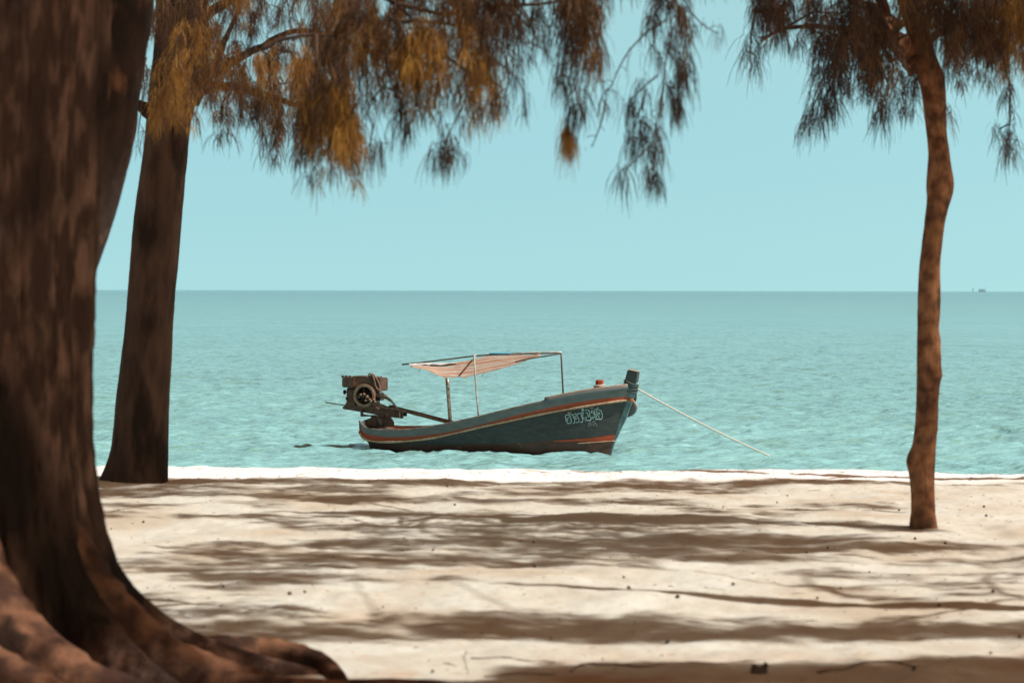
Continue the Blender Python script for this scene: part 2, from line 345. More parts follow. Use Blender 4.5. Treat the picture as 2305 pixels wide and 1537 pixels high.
sheer = level([(808, 948.4, .44), (817, 961, .50), (837, 967.3, .57), (876, 969, .63), (915, 968.5, .67), (973, 961, .72), (1032, 949, .75), (1090, 935.7, .76), (1150, 921, .75), (1213, 906.5, .68), (1266, 895, .58), (1315, 886, .47), (1354, 880.5, .36), (1385, 876.5, .25), (1404, 874, .17), (1415, 872.8, .11)])
band = level([(811, 960, .44), (817, 972, .49), (837, 978.7, .56), (876, 983.5, .62), (934, 981.6, .68), (993, 974.8, .72), (1051, 963, .74), (1110, 948.4, .74), (1159, 935, .72), (1217, 921.7, .65), (1276, 909.4, .54), (1334, 899.9, .40), (1380, 895, .24), (1402, 893.5, .14), (1413, 892.8, .08)])
rub = level([(809, 971, .45), (817, 984.5, .51), (837, 992.3, .57), (866, 994.3, .62), (915, 992.3, .67), (973, 985.5, .71), (1032, 972.8, .73), (1090, 959, .73), (1150, 946.4, .71), (1198, 935.7, .64), (1276, 921, .51), (1354, 908.4, .31), (1385, 904, .20), (1403, 901.5, .12), (1411, 900.3, .07)])
paint = level([(829, 997, .42), (850, 999, .50), (900, 1000.5, .58), (1000, 1000.5, .64), (1100, 999, .66), (1180, 996, .62), (1237, 992, .54), (1315, 986.5, .36), (1360, 981, .18), (1385, 978, .035)])
wl = level([(833, 1010, .36), (860, 1012, .44), (900, 1014, .50), (1000, 1015, .57), (1100, 1016, .58), (1180, 1017, .54), (1237, 1018, .45), (1315, 1019, .28), (1350, 1020, .14), (1372, 1021, .03)])
keel = [Vector((p.x-.04, p.y*.55, -.34)) for p in wl]
stripe2 = [a.lerp(b_, .26) for a, b_ in zip(paint, wl)]
def shell(rows, thick=0, matfn=None, sub=3):
    """both sides of the hull between successive level curves"""
    mb = MB()
    for s in (1, -1):
        R2 = []
        for a, b_ in zip(rows[:-1], rows[1:]):
            for k in range(sub): R2.append([p.lerp(q, k/sub) for p, q in zip(a, b_)])
        R2.append(rows[-1])
        vs = [Vector((p.x, p.y*s, p.z)) for r in R2 for p in r]; n = len(rows[0])
        for i in range(len(R2)-1):
            fs = [((i*n+j), (i*n+j+1), ((i+1)*n+j+1), ((i+1)*n+j)) for j in range(n-1)]
            if s < 0: fs = [f[::-1] for f in fs]
            if i == 0: k0 = len(mb.v); mb.add(vs, fs, matfn(i//sub) if matfn else 0)
            else:
                mb.f += [[q+k0 for q in f] for f in fs]; mb.mi += [matfn(i//sub) if matfn else 0]*len(fs)
    return mb
def inner(c_, d=.035): return [Vector((p.x-.0, min(p.y+d, -.004), p.z)) for p in c_]
chine = [Vector((p.x, p.y+.035 if p.y < -.05 else p.y, p.z-.025)) for p in rub]
hull_mb = shell([chine, paint, wl, keel], matfn=lambda i: 0 if i == 0 else 1)
# bow paint: an orange flash just under the grey, fading aft
hb = hull_mb
sh_me = hull_mb.mesh(); hull = bobj('hull', sh_me, [M['hullgrey'], M['antifoul']])
cap = MB()
for c_ in (chine, paint, wl):
    pass
tr_rows = [chine, paint, wl, keel]
vs = [r[0] for r in tr_rows]+[Vector((r[0].x, -r[0].y, r[0].z)) for r in tr_rows]
cap.add(vs, [(i, i+1, i+5, i+4) for i in range(3)])
bobj('transom', cap.mesh(), M['antifoul'], smooth=False)
flash = MB()
for s in (1, -1):
    n0 = int(NS*.72); pts = []
    for j in range(n0, NS):
        u = (j-n0)/(NS-1-n0); o_ = Vector((0, -.006*s, 0))
        a = paint[j].copy(); b_ = paint[j].lerp(wl[j], .30*min(1, .3+u)); a.y *= s; b_.y *= s
        pts += [a+o_+Vector((.003, 0, .0)), b_+o_+Vector((.003, 0, 0))]
    fs = [(2*i, 2*i+2, 2*i+3, 2*i+1) for i in range(NS-n0-1)]
    flash.add(pts, fs if s > 0 else [f[::-1] for f in fs])
bobj('bow_stripe', flash.mesh(), M['orange'])
mb = MB()
for s in (1, -1): mb.tube([Vector((paint[j].x, (paint[j].lerp(wl[j], .32).y-.006)*s, paint[j].lerp(wl[j], .32).z)) for j in range(int(NS*.80), NS)], .008, 5)
bobj('bow_stripe_edge', mb.mesh(), M['tanwood'])
def wall_part(name, top, bot, m, d=.03, minner=None):
    mb = shell([top, bot], sub=2); ti, bi = inner(top, d), inner(bot, d)
    mi = shell([bi, ti], sub=2); k = len(mb.v); mb.v += mi.v; mb.f += [[q+k for q in f] for f in mi.f]; mb.mi += [1]*len(mi.f)
    mc = shell([ti, top], sub=1); k = len(mb.v); mb.v += mc.v; mb.f += [[q+k for q in f] for f in mc.f]; mb.mi += [0]*len(mc.f)
    return bobj(name, mb.mesh(), [m, minner or m])
wall_part('bulwark', sheer, band, M['bulwark'], .035, M['inner'])
bobj('orange_stripe', shell([band, rub], sub=2).mesh(), M['orange'])
bobj('hull_lip', shell([rub, chine], sub=1).mesh(), M['orange'])
mb = MB()
for s in (1, -1):
    pts = [Vector((p.x, (p.y-.012)*s, p.z)) for p in rub]; mb.tube(pts, [.021+.004*math.sin(i*.7) for i in range(NS)], 8)
bobj('rub_rail', mb.mesh(), M['tanwood'])
mb = MB()
for s in (1, -1):
    pts = [Vector((p.x, (p.y+.015)*s, p.z+.008)) for p in sheer]; mb.tube(pts, .022, 8, flat=.7)
bobj('gunwale', mb.mesh(), M['greywood'])
# raised washboard along the bow
i0 = next(i for i, p in enumerate(sheer) if p.x > bp(1213, 905, -.72).x)
mb = MB()
for s in (1, -1):
    a = sheer[i0:]; n = len(a)
    top = [Vector((p.x, (p.y-.008)*s, p.z+.058)) for p in a]; bot = [Vector((p.x, (p.y-.012)*s, p.z-.04)) for p in a]
    top2 = [Vector((p.x, (min(p.y+.03, -.002))*s, p.z+.058)) for p in a]; bot2 = [Vector((p.x, (min(p.y+.03, -.002))*s, p.z-.04)) for p in a]
    fs = []
    for i in range(n-1):
        for q in range(4): r_ = (q+1) % 4; fs.append((q*n+i, q*n+i+1, r_*n+i+1, r_*n+i))
    fs.append((0, n, 2*n, 3*n)); mb.add(top+bot+bot2+top2, fs)
bobj('washboard', mb.mesh(), M['bulwark'])
mb = MB()
for s in (1, -1): mb.tube([Vector((p.x, (p.y+.01)*s, p.z+.062)) for p in sheer[i0:]], .014, 6)
bobj('washboard_cap', mb.mesh(), M['tanwood'])
# foredeck and bottom boards
def deck(c_, j0, j1, dz, name, m, crown=0):
    mb = MB(); vs = []; nn = 7
    for j in range(j0, j1):
        p = c_[j]
        for k in range(nn): u = -1+2*k/(nn-1); vs.append((p.x, (p.y+.03)*-u if p.y < -.03 else 0.001*u, p.z+dz+crown*(1-u*u)))
    fs = [(i*nn+k, (i+1)*nn+k, (i+1)*nn+k+1, i*nn+k+1) for i in range(j1-j0-1) for k in range(nn-1)]
    mb.add(vs, fs); return bobj(name, mb.mesh(), m)
deck(sheer, i0+1, NS, -.02, 'foredeck', M['deck'], .02)
deck(rub, 0, i0+3, -.03, 'bottom_boards', M['deck'])
deck(sheer, 0, 7, -.03, 'stern_deck', M['greywood'])
mb = MB()
for j in (17, 25, 33):
    p = sheer[j]; mb.box((p.x-.09, p.y+.03, p.z-.10), (p.x+.09, -p.y-.03, p.z-.065))
bobj('thwart', mb.mesh(.005), M['greywood'], smooth=False)
p = sheer[0]; q = rub[0]
mb = MB().add([(p.x, p.y, p.z), (p.x, -p.y, p.z), (q.x, -q.y, q.z), (q.x, q.y, q.z)], [(0, 1, 2, 3)])
mb.add([(p.x+.04, p.y, p.z), (p.x+.04, -p.y, p.z), (q.x+.04, -q.y, q.z), (q.x+.04, q.y, q.z)], [(3, 2, 1, 0)])
mb.add([(p.x, p.y, p.z+.001), (p.x, -p.y, p.z+.001), (p.x+.04, -p.y, p.z+.001), (p.x+.04, p.y, p.z+.001)], [(3, 2, 1, 0)])
bobj('stern_board', mb.mesh(), M['bulwark'], smooth=False)
# stem: a timber down the bow, then the tall post on top
mb = MB(); prof = []
stem_pts = [(1427, 866), (1424, 893), (1416, 915), (1407, 940), (1396, 963), (1388, 980), (1383, 990), (1376, 1010), (1373, 1022), (1366, 1040)]
vs = []
for i, (a, b_) in enumerate(stem_pts):
    pr = bp(a, b_, 0); w_ = .055-.002*i
    vs += [(pr.x+.03, -w_*.6, pr.z), (pr.x+.03, w_*.6, pr.z), (pr.x-.12, w_, pr.z-.02), (pr.x-.12, -w_, pr.z-.02)]
fs = [(i*4+k, i*4+(k+1) % 4, (i+1)*4+(k+1) % 4, (i+1)*4+k) for i in range(len(stem_pts)-1) for k in range(4)]+[(3, 2, 1, 0)]
mb.add(vs, fs); me = mb.mesh(.006)
stem = bobj('stem', me, mat('stem_paint', (.17, .26, .27), .5, (.10, .15, .155), 8, (1, 1, .6), .002, 20, col3=(.32, .42, .42), scale3=10, lo3=.55, hi3=.65), smooth=False)
a, b_ = bp(1417, 880, 0), bp(1426.5, 834, 0); mb = MB()
ax = (b_-a).normalized(); sd_ = Vector((ax.z, 0, -ax.x)); vs = []
for p_, hw, hy in ((a, .115, .075), (a.lerp(b_, .5), .105, .08), (b_, .092, .085)):
    vs += [p_-sd_*hw+Vector((0, -hy, 0)), p_+sd_*hw+Vector((0, -hy, 0)), p_+sd_*hw+Vector((0, hy, 0)), p_-sd_*hw+Vector((0, hy, 0))]
mb.add(vs, [(i*4+k, i*4+(k+1) % 4, (i+1)*4+(k+1) % 4, (i+1)*4+k) for i in range(2) for k in range(4)]+[(8, 9, 10, 11), (3, 2, 1, 0)])
post = bobj('stem_post', mb.mesh(.012), mat('post_paint', (.045, .055, .052), .6, (.075, .085, .08), 9, (1, 1, .4), .003, 24, col3=(.20, .14, .09), scale3=16, lo3=.62, hi3=.7), smooth=False)
mb = MB(); vt = [v+ax*.004 for v in [b_-sd_*.088+Vector((0, -.08, 0)), b_+sd_*.088+Vector((0, -.08, 0)), b_+sd_*.088+Vector((0, .08, 0)), b_-sd_*.088+Vector((0, .08, 0))]]
mb.add(vt, [(0, 1, 2, 3)]); bobj('worn_top', mb.mesh(), M['tanwood'], post, False)
mb = MB()
for k in range(6):          # dark rope lashed round the foot of the post
    c_ = a.lerp(b_, .02+.072*k); tl = .03*math.sin(k*2.1)
    ring = [c_+sd_*(.125*math.cos(t))+Vector((0, .105*math.sin(t), 0))+ax*(tl*math.cos(t)+.012*math.sin(2*t+k)) for t in np.linspace(0, 2*math.pi, 25)]
    mb.tube(ring, .020, 6, cap=False)
bobj('lashing', mb.mesh(), M['greyrope'], post)
# rounded bow fender seen past the stem on the far side, with its orange top edge
mb = MB(); out_ = []
for (a_, b2) in [(1404, 893), (1418, 896), (1427, 903), (1432.5, 912), (1433.5, 920), (1430, 929), (1423, 935), (1411, 940), (1404, 930)]:
    p_ = bp(a_, b2, .12); out_.append((p_.x, p_.z))
mb.prism(out_, .06, .17); bobj('bow_fender', mb.mesh(.012), M['bulwark'], smooth=False)
fd = boat.children[-1] if False else None
mb = MB(); mb.tube([bp(a_, b2, .10) for a_, b2 in [(1413, 895), (1419, 898), (1427, 903), (1431.5, 911), (1433, 918)]], .016, 6); bobj('fender_edge', mb.mesh(), M['tanwood'])
mb = MB(); mb.tube([bp(a_, b2, -.03) for a_, b2 in [(1400, 903), (1405, 900), (1413, 899), (1420, 899), (1425, 903)]], [.03, .022, .02, .035, .02], 7); bobj('orange_binding', mb.mesh(), mat('orange_cord', (.62, .16, .04), .8, (.42, .1, .03), 30))
mb = MB(); o2 = [(bp(a_, b2, .2).x, bp(a_, b2, .2).z) for a_, b2 in [(1423, 876), (1430, 874), (1433, 884), (1433, 898), (1430, 906), (1424, 900)]]
mb.prism(o2, .12, .22); bobj('rubber_pad', mb.mesh(.01), M['rubber'], smooth=False)
# orange mooring bitt with pale rope turns on the foredeck
bt = bp(1349.5, 855, 0); bb = bp(1349.5, 882, 0); mb = MB()
mb.lathe(Vector((bt.x, 0, bb.z-.06)), (0, 0, 1), [(0, .075), (bt.z-bb.z+.035, .077), (bt.z-bb.z+.055, .07), (bt.z-bb.z+.062, .05), (bt.z-bb.z+.063, .001)], 8)
bitt = bobj('mooring_bitt', mb.mesh(.006), M['orange'], smooth=False)
mb = MB()
for k in range(4):
    zz = bp(1349.5, 867.5+2.6*k, 0).z
    mb.tube([Vector((bt.x+.095*math.cos(t), .095*math.sin(t), zz+.012*math.cos(t+k*2))) for t in np.linspace(0, 2*math.pi, 21)], .014, 6, cap=False)
bobj('rope_turns', mb.mesh(), M['rope'], bitt)
# lettering painted on the near side of the bow
dg = sh_me.copy(); bvh = BVHTree.FromPolygons([v.co for v in dg.vertices], [p.vertices[:] for p in dg.polygons]); bpy.data.meshes.remove(dg)
def onhull(a_, b2):
    px, py = 1240+a_/10.245, 880+b2/10.245; o = BI @ Vector((0, 0, CAMZ)); d = (BI.to_3x3() @ ray(px, py)).normalized()
    h = bvh.ray_cast(o, d)
    if h[0] is None: return None
    n = h[1] if h[1].dot(d) < 0 else -h[1]; return h[0]+n*.003
def circ(x, y, r): return [(x+r*math.cos(t), y+r*math.sin(t)) for t in np.linspace(0, 2*math.pi, 11)]
def smooth_pl(pl):
    t = np.arange(len(pl)); tab = [(i, *p_) for i, p_ in enumerate(pl)]
    return [tuple(interp(tab, x)) for x in np.linspace(0, len(pl)-1, (len(pl)-1)*3+1)] if len(pl) > 2 else pl
def letters(name, strokes, m, r):
    mb = MB()
    for st_ in strokes:
        pts = [onhull(*q) for q in smooth_pl(st_)]; pts = [p_ for p_ in pts if p_ is not None]
        if len(pts) > 1: mb.tube(pts, r, 5)
    bobj(name, mb.mesh(), m, hull)
letters('boat_name_lettering', [
    [(360, 735), (420, 745), (460, 725), (470, 680), (455, 620), (430, 565), (390, 542), (345, 557), (332, 590), (342, 628), (368, 640), (395, 620), (405, 600)],
    [(345, 640), (355, 690), (378, 705), (385, 660)], [(425, 590), (432, 548), (462, 530), (500, 548), (525, 600), (550, 665), (543, 728), (500, 745)],
    [(575, 725), (630, 710), (650, 670), (625, 612), (600, 575), (562, 582), (552, 610), (578, 640), (602, 622)],
    [(530, 545), (570, 520), (600, 545), (640, 510), (690, 522), (712, 580), (735, 650), (725, 708), (670, 720)],
    [(705, 522), (712, 490), (740, 492), (745, 530), (725, 570), (745, 620), (790, 642), (822, 622), (810, 592), (790, 610)],
    circ(735, 434, 20), [(780, 442), (820, 430), (868, 442), (890, 500), (895, 560), (925, 640), (900, 678), (840, 670), (780, 690)],
    [(800, 500), (822, 490), (850, 540), (872, 600)], circ(955, 475, 28),
    [(985, 480), (1000, 540), (1020, 598), (1050, 612), (1040, 560), (1010, 500), (1012, 432), (1060, 405), (1095, 370)], circ(968, 610, 22),
    [(1020, 660), (1080, 645), (1150, 652), (1185, 600), (1180, 520), (1150, 452), (1090, 425), (1055, 452), (1062, 520), (1090, 580), (1120, 612)], circ(1105, 515, 25)], M['letter'], .0085)
letters('faded_number_lettering', [[(840, 800), (870, 822), (882, 772), (850, 732), (898, 715)], [(900, 722), (930, 780), (910, 822)], [(940, 712), (990, 702), (962, 758), (1000, 800), (960, 815)], [(1000, 690), (1022, 740), (1060, 800), (1020, 815)], [(850, 770), (920, 760)], [(925, 765), (1030, 750)]], M['letter2'], .007)
letters('tan_lettering', [[(395, 480), (408, 515), (430, 500), (450, 485)]], M['lettert'], .008)
letters('tan_lettering', [[(905, 387), (940, 390), (980, 384)]], M['lettert'], .008)

# awning frame and cloth
def pole(name, a_, b2, wa, wb, r, m, parent=boat, pts=None):
    q = [bp(*a_, wa), bp(*b2, wb)] if pts is None else pts
    mid = [q[0].lerp(q[-1], t)+Vector((0, .0, 0)) for t in np.linspace(0, 1, 6)] if pts is None else q
    mb = MB().tube(mid, r, 8); return bobj(name, mb.mesh(), m, parent)
aw = empty('awning', (0, 0, 0), None, None); aw.parent = boat
pole('awning_post', (1014, 956), (1006.5, 850), -.50, -.50, [.036]*6, M['steel'], aw)
pole('awning_post', 0, 0, 0, 0, .017, M['palepole'], aw, [bp(1077.5, 943, -.62), bp(1074, 900, -.60), bp(1070, 850, -.58), bp(1067.5, 808, -.55), bp(1067.5, 801, -.5), bp(1069, 799, -.2), bp(1072, 799, .42)])
pole('awning_post', (1268, 892), (1263, 795), .0, .0, .017, M['darkpole'], aw)
far = [(905, 820.5), (935, 817.5), (1000, 809.5), (1064, 801.5), (1103, 798.5), (1150, 797.5), (1200, 796), (1263, 794.5)]
mb = MB().tube([bp(a_, b2, .45-.45*max(0, (a_-1064)/199)**1.5) for a_, b2 in far], .014, 8); bobj('far_rail', mb.mesh(), M['darkpole'], aw)
mb = MB().tube([bp(a_, b2, -.5+.5*t) for a_, b2, t in [(1160, 815, .45), (1190, 807, .65), (1230, 801, .85), (1263, 796, 1)]], .013, 8); bobj('near_rail', mb.mesh(), M['darkpole'], aw)
mb = MB().tube([bp(a_, b2, .40) for a_, b2 in [(1102, 797), (1120, 796.5), (1151, 795.8)]], .018, 8); bobj('blue_pipe', mb.mesh(), M['bluepole'], aw)
mb = MB().tube([bp(a_, b2, .3-.3*(a_-1150)/113) for a_, b2 in [(1150, 796), (1190, 794), (1230, 793), (1263, 792.8)]], .016, 8); bobj('front_rail', mb.mesh(), mat('white_rail', (.78, .78, .76), .6, (.5, .48, .45), 9), aw)
topc = [(0, 925, 821), (.27, 1000, 820), (.45, 1045, 812), (.6, 1085, 803.5), (.8, 1150, 799), (1, 1215, 797.5)]
botc = [(0, 927, 826), (.14, 960, 833), (.24, 984, 845.5), (.36, 1012, 850.5), (.5, 1050, 848), (.66, 1100, 838), (.82, 1150, 824), (.93, 1185, 811.5), (1, 1216, 802)]
mb = MB(); nu, nv = 70, 26; vs = []; uv = []
for i in range(nu+1):
    u = i/nu; ta = interp(topc, u); tb = interp(botc, u)
    wf = .42-.3*u**2; wn = -.5+.42*u**1.5
    pa, pb = bp(ta[0], ta[1], wf), bp(tb[0], tb[1], wn)
    for j in range(nv+1):
        v = j/nv; p_ = pa.lerp(pb, v); sag = .10*math.sin(math.pi*v)*math.sin(math.pi*min(1, u*1.05))*(1-u*.6)
        p_.z += sag*.25 - sag*.3*v + .010*math.sin(v*17+u*5)*math.sin(u*9+v*3)+.012*float(vnoise(u*14, v*6, 3))
        if j == nv: p_.z += .012*float(vnoise(u*60, 2, 9))
        vs.append(p_); uv.append((u*2.2, v*1.1, 0))
mb.add(vs, [(i*(nv+1)+j, (i+1)*(nv+1)+j, (i+1)*(nv+1)+j+1, i*(nv+1)+j+1) for i in range(nu) for j in range(nv)])
me = mb.mesh(); at = me.attributes.new('uvw', 'FLOAT_VECTOR', 'POINT'); at.data.foreach_set('vector', np.array(uv, np.float32).ravel())
o = bobj('awning_cloth', me, M['cloth'], aw); o.modifiers.new('s', 'SOLIDIFY').thickness = .004
mb = MB()         # ragged white rolled edge lashed along the after end of the cloth
vs = []; n = 40
for i in range(n+1):
    u = i/n; px = 920+u*108; base = interp([(0, 819.5), (.3, 817.5), (.7, 817.2), (1, 815.5)], u)[0]
    h = (2.6+1.8*float(vnoise(u*17, 1, 5)))*min(1, 4*(1-u)+.1)*(.5+min(1, u*6)*.5)
    vs += [bp(px, base, .40), bp(px, base+h+1.5, .20)]
mb.add(vs, [(2*i, 2*i+2, 2*i+3, 2*i+1) for i in range(n)]); o = bobj('white_edge', mb.mesh(), mat('white_edge', (.80, .80, .78), .8, (.35, .42, .45), 12), aw); o.modifiers.new('s', 'SOLIDIFY').thickness = .006
mb = MB()
for a_, b2, dx in [(946, 831.5, 3), (1088, 842, 4)]: bobj('tie', MB().tube([bp(a_, b2, -.45), bp(a_-dx*.3, b2+2.5, -.46), bp(a_-dx, b2+5, -.46)], .006, 5).mesh(), M['hose'], aw)

# long-tail engine
eng = empty('longtail_engine', (0, 0, 0), None, None); eng.parent = boat
def ebox(name, x0, y0, x1, y1, w0, w1, m, bev=.012, top=1.0):
    a_, c_ = bp(x0, y1, w0), bp(x1, y0, w0); mb = MB().box((a_.x, w0, a_.z), (c_.x, w1, c_.z), top=top); return bobj(name, mb.mesh(bev), m, eng, False)
ebox('fuel_tank', 769, 850, 797, 872, -.30, .24, M['engine'], .02)
ebox('radiator_housing', 797.5, 849, 842, 874, -.24, .22, M['engine'], .02)
ebox('tank_lid', 792, 846.5, 824, 850.5, -.22, .18, M['englight'], .01)
ebox('crankcase', 779, 873, 838, 915, -.16, .22, M['engdark'], .02)
ebox('side_cover', 779.5, 877, 798, 914, -.22, -.15, M['engine'], .01)
ebox('cylinder_head', 838, 851, 855.5, 880, -.20, .18, M['engine'], .015)
ebox('exhaust_block', 845, 886, 856, 901, -.16, .05, M['engdark'], .012)
mb = MB()
for k in range(7):
    a_ = bp(782, 880+4.6*k, -.225); mb.box((a_.x, -.235, a_.z-.008), (a_.x+.11, -.222, a_.z+.008))
bobj('cooling_fins', mb.mesh(), M['engine'], eng, False)
mb = MB()
for k in range(3): a_ = bp(772+8*k, 848, -.1); mb.lathe(a_, (0, 0, 1), [(-.02, .03), (.02, .03), (.024, .02), (.024, .001)], 10)
bobj('filler_cap', mb.mesh(), M['engdark'], eng)
fc = bp(820.5, 890, -.27)
mb = MB().lathe(fc, (0, -1, 0), [(-.07, .205), (.03, .212), (.035, .205), (.035, .165), (.02, .158), (-.05, .158), (-.07, .165), (-.07, .205)], 40)
fly = bobj('flywheel', mb.mesh(), mat('flywheel_rim', (.34, .20, .13), .6, (.20, .12, .08), 14), eng)
mb = MB().lathe(fc, (0, -1, 0), [(-.06, .001), (-.06, .16), (-.05, .16), (-.02, .07), (.02, .065), (.06, .045), (.075, .04), (.075, .001)], 24)
for k in range(5):
    t = k*2*math.pi/5+.4; u = Vector((math.cos(t), 0, math.sin(t))); mb.tube([fc+u*.05+Vector((0, -.01, 0)), fc+u*.17+Vector((0, .01, 0))], .018, 6)
bobj('flywheel_hub', mb.mesh(), M['engdark'], fly)
mb = MB()
for a_, b2, w_, r_ in [(812, 889, -.33, .028), (819, 887, -.36, .022), (826, 893, -.35, .03), (808, 893, -.33, .02), (823, 901, -.35, .026), (835, 904, -.36, .03), (841, 900, -.34, .024), (844, 905, -.33, .02), (832, 899, -.34, .024)]:
    mb.lathe(bp(a_, b2, w_), (.2, -1, .1), [(-.06, r_*1.2), (.0, r_*1.2), (.012, r_), (.03, r_*.8), (.032, .001)], 8)
bobj('coupling', mb.mesh(), M['englight'], eng)
mb = MB()
for a_, b2, w_, r_ in [(847, 878, -.16, .035), (849, 884, -.14, .03), (776, 881, -.1, .03), (775, 884, -.12, .022), (780, 897, -.23, .02), (850, 893, -.17, .025)]:
    bobj('fitting', MB().lathe(bp(a_, b2, w_), (.3, -1, .3), [(-.05, r_), (.02, r_), (.03, r_*.6), (.03, .001)], 10).mesh(), M['engdark'], eng)

def pipe(name, pts, r, m, w_): return bobj(name, MB().tube([bp(a_, b2, w_) if True else 0 for a_, b2 in smooth_pl(pts)], r, 8).mesh(), m, eng)
pipe('hose', [(829, 853), (830, 843), (834, 841), (839, 846), (843, 858), (846, 870), (852, 877), (862, 885)], .014, M['hose'], -.26)
pipe('hose', [(834, 843), (840, 842.5), (846, 850), (853, 862), (856, 876), (860, 884), (868, 889), (881, 902)], .014, M['hose'], -.22)
pipe('hose', [(831, 848), (836, 846), (836, 862), (834, 874)], .012, M['engdark'], -.25)
pipe('control_cable', [(862, 885), (872, 893), (881, 901), (889, 911), (897, 920)], .012, M['steel'], -.25)
pipe('control_cable', [(881, 902), (884, 909), (891, 916), (894, 919)], .008, M['hose'], -.22)
pipe('exhaust_pipe', [(845, 889), (856, 892), (868, 895), (877, 900), (882, 903)], .026, M['englight'], -.2)
pipe('tiller_rod', [(732.5, 905.7), (755, 909), (780, 912.5)], .012, M['steel'], -.1)
def eprism(name, pts, y0, y1, m, wref=None):
    q = [bp(a_, b2, wref if wref is not None else y0) for a_, b2 in pts]; return bobj(name, MB().prism([(p_.x, p_.z) for p_ in q][::-1], y0, y1).mesh(.006), m, eng, False)
eprism('engine_bed', [(770, 916), (776, 913), (812, 918), (860, 922), (886, 925), (897, 927), (906, 927), (905, 942), (894, 940.5), (872, 938.5), (830, 930), (772, 920.5)], -.13, -.06, M['engine'])
eprism('engine_bed_far', [(776, 913), (812, 918), (886, 925), (906, 927), (905, 938), (872, 935), (830, 927), (776, 919)], .08, .14, M['engdark'], -.10)
bpy.data.objects['engine_bed_far'].name = 'engine_bed'
eprism('bracket', [(810.5, 917), (815.5, 917), (815.5, 932), (829, 934), (864, 934.5), (864, 937), (811, 937.5)], -.19, -.14, M['engine'])
eprism('bracket', [(898, 926), (901, 926), (901, 940), (898, 940)], -.16, -.135, M['steel'])
eprism('pivot', [(836, 934), (844, 934), (846, 941), (834, 941)], -.05, .05, M['engdark'])
eprism('engine_foot', [(778, 906), (800, 912), (838, 913), (852, 922), (812, 919), (776, 914)], -.2, .18, M['engine'])
sh = smooth_pl([(832, 904), (850, 911), (870, 917.5), (896, 921), (940, 932), (990, 945), (1030, 955)])
bobj('propeller_shaft', MB().tube([bp(a_, b2, -.2+.0*i) for i, (a_, b2) in enumerate(sh)], [.042 if i < 6 else .032 for i in range(len(sh))], 10).mesh(), M['hose'], eng)
sh = [(876, 914), (884, 913.5), (892, 916), (896, 917.5), (940, 928.5), (990, 941.5), (1028, 951)]
bobj('shaft_brace', MB().tube([bp(a_, b2, -.16) for a_, b2 in sh], .017, 8).mesh(), M['engdark'], eng)
q = [bp(a_, b2, -.22) for a_, b2 in [(812, 952), (817, 946), (829, 942), (836, 939), (859, 939.5), (864, 946), (868, 953), (868, 962), (812, 958)]]
mb = MB().prism([(p_.x, p_.z) for p_ in q][::-1], -.2, .2); bobj('engine_mount_block', mb.mesh(.012), mat('mount_wood', (.07, .045, .033), .85, (.13, .085, .06), 12, bump=.004), boat, False)
mb = MB(); q = [bp(a_, b2, -.23) for a_, b2 in [(849, 943), (856, 943), (861, 954), (856, 958)]]
mb.prism([(p_.x, p_.z) for p_ in q][::-1], -.235, -.205); q = [bp(a_, b2, -.23) for a_, b2 in [(838, 944), (842, 944), (848, 950), (845, 951)]]; mb.prism([(p_.x, p_.z) for p_ in q][::-1], -.235, -.205)
bobj('mount_wedge', mb.mesh(.004), M['greywood'], boat, False)

# mooring rope
a_ = BW @ bp(1431, 873, .0); b2 = PZ(1734, 1027, -.02)
rope = empty('mooring_rope', a_, 'pale mooring rope running from the bow of the boat down into the sea', 'rope')
mb = MB(); n = 30
mb.tube([a_.lerp(b2, t)-Vector((0, 0, .12*4*t*(1-t)*.35)) for t in np.linspace(0, 1, n)], .016, 6)
obj('rope_line', mb.mesh(), M['rope'], rope)
mb = MB()
for k in range(3):
    c_ = a_+Vector((-.05+.02*k, 0, .0+.012*k)); mb.tube([c_+Vector((.05*math.cos(t), .05*math.sin(t)*.6, .06*math.sin(t+k))) for t in np.linspace(0, 2*math.pi, 15)], .018, 6, cap=False)
obj('knot', mb.mesh(), M['tealrope'], rope)

# ship and beacon on the horizon
SD = 9000.; sp_ = PZ(2211, 700, 0); c_ = P(2211, 655.5, SD); k = SD/F
ship = empty('fishing_ship', (c_.x, SD, 0), 'tiny pale ship far out on the horizon at the right', 'ship')
mb = MB(); L = 16*k; mb.prism([(-L/2, 0), (L*.45, 0), (L*.55, 3.2*k), (-L/2, 2.4*k)], -4, 4); obj('hull', mb.mesh(), M['ship'], ship, False, True)
mb = MB(); mb.box((-L*.42, -3, 2.4*k), (L*.1, 3, 5.5*k)); mb.box((-L*.3, -2.6, 5.5*k), (L*.25, 2.6, 6.8*k)); mb.box((L*.15, -3, 2.6*k), (L*.42, 3, 5*k)); obj('deckhouse', mb.mesh(), M['ship'], ship, False, True)
mb = MB().tube([(L*.42, 0, 3*k), (L*.42, 0, 11*k)], .5*k, 6); obj('mast', mb.mesh(), M['ship'], ship, False, True); mb = MB(); mb.tube([(-L*.45, 0, 2*k), (-L*.45, 0, 8*k)], .4*k, 6); obj('mast', mb.mesh(), M['ship'], ship, False, True)
c_ = P(2190, 655, SD)
bc = empty('sea_beacon', (c_.x, SD, 0), 'thin faint beacon pole on the horizon just left of the tiny ship', 'beacon')
mb = MB().tube([(0, 0, 0), (0, 0, 9*k)], [.9*k, .6*k], 6); obj('pole', mb.mesh(), M['ship'], bc, False, True)
mb = MB().box((-1.2*k, -3, 6*k), (1.2*k, 3, 8*k)); obj('day_mark', mb.mesh(), M['ship'], bc, False, True)

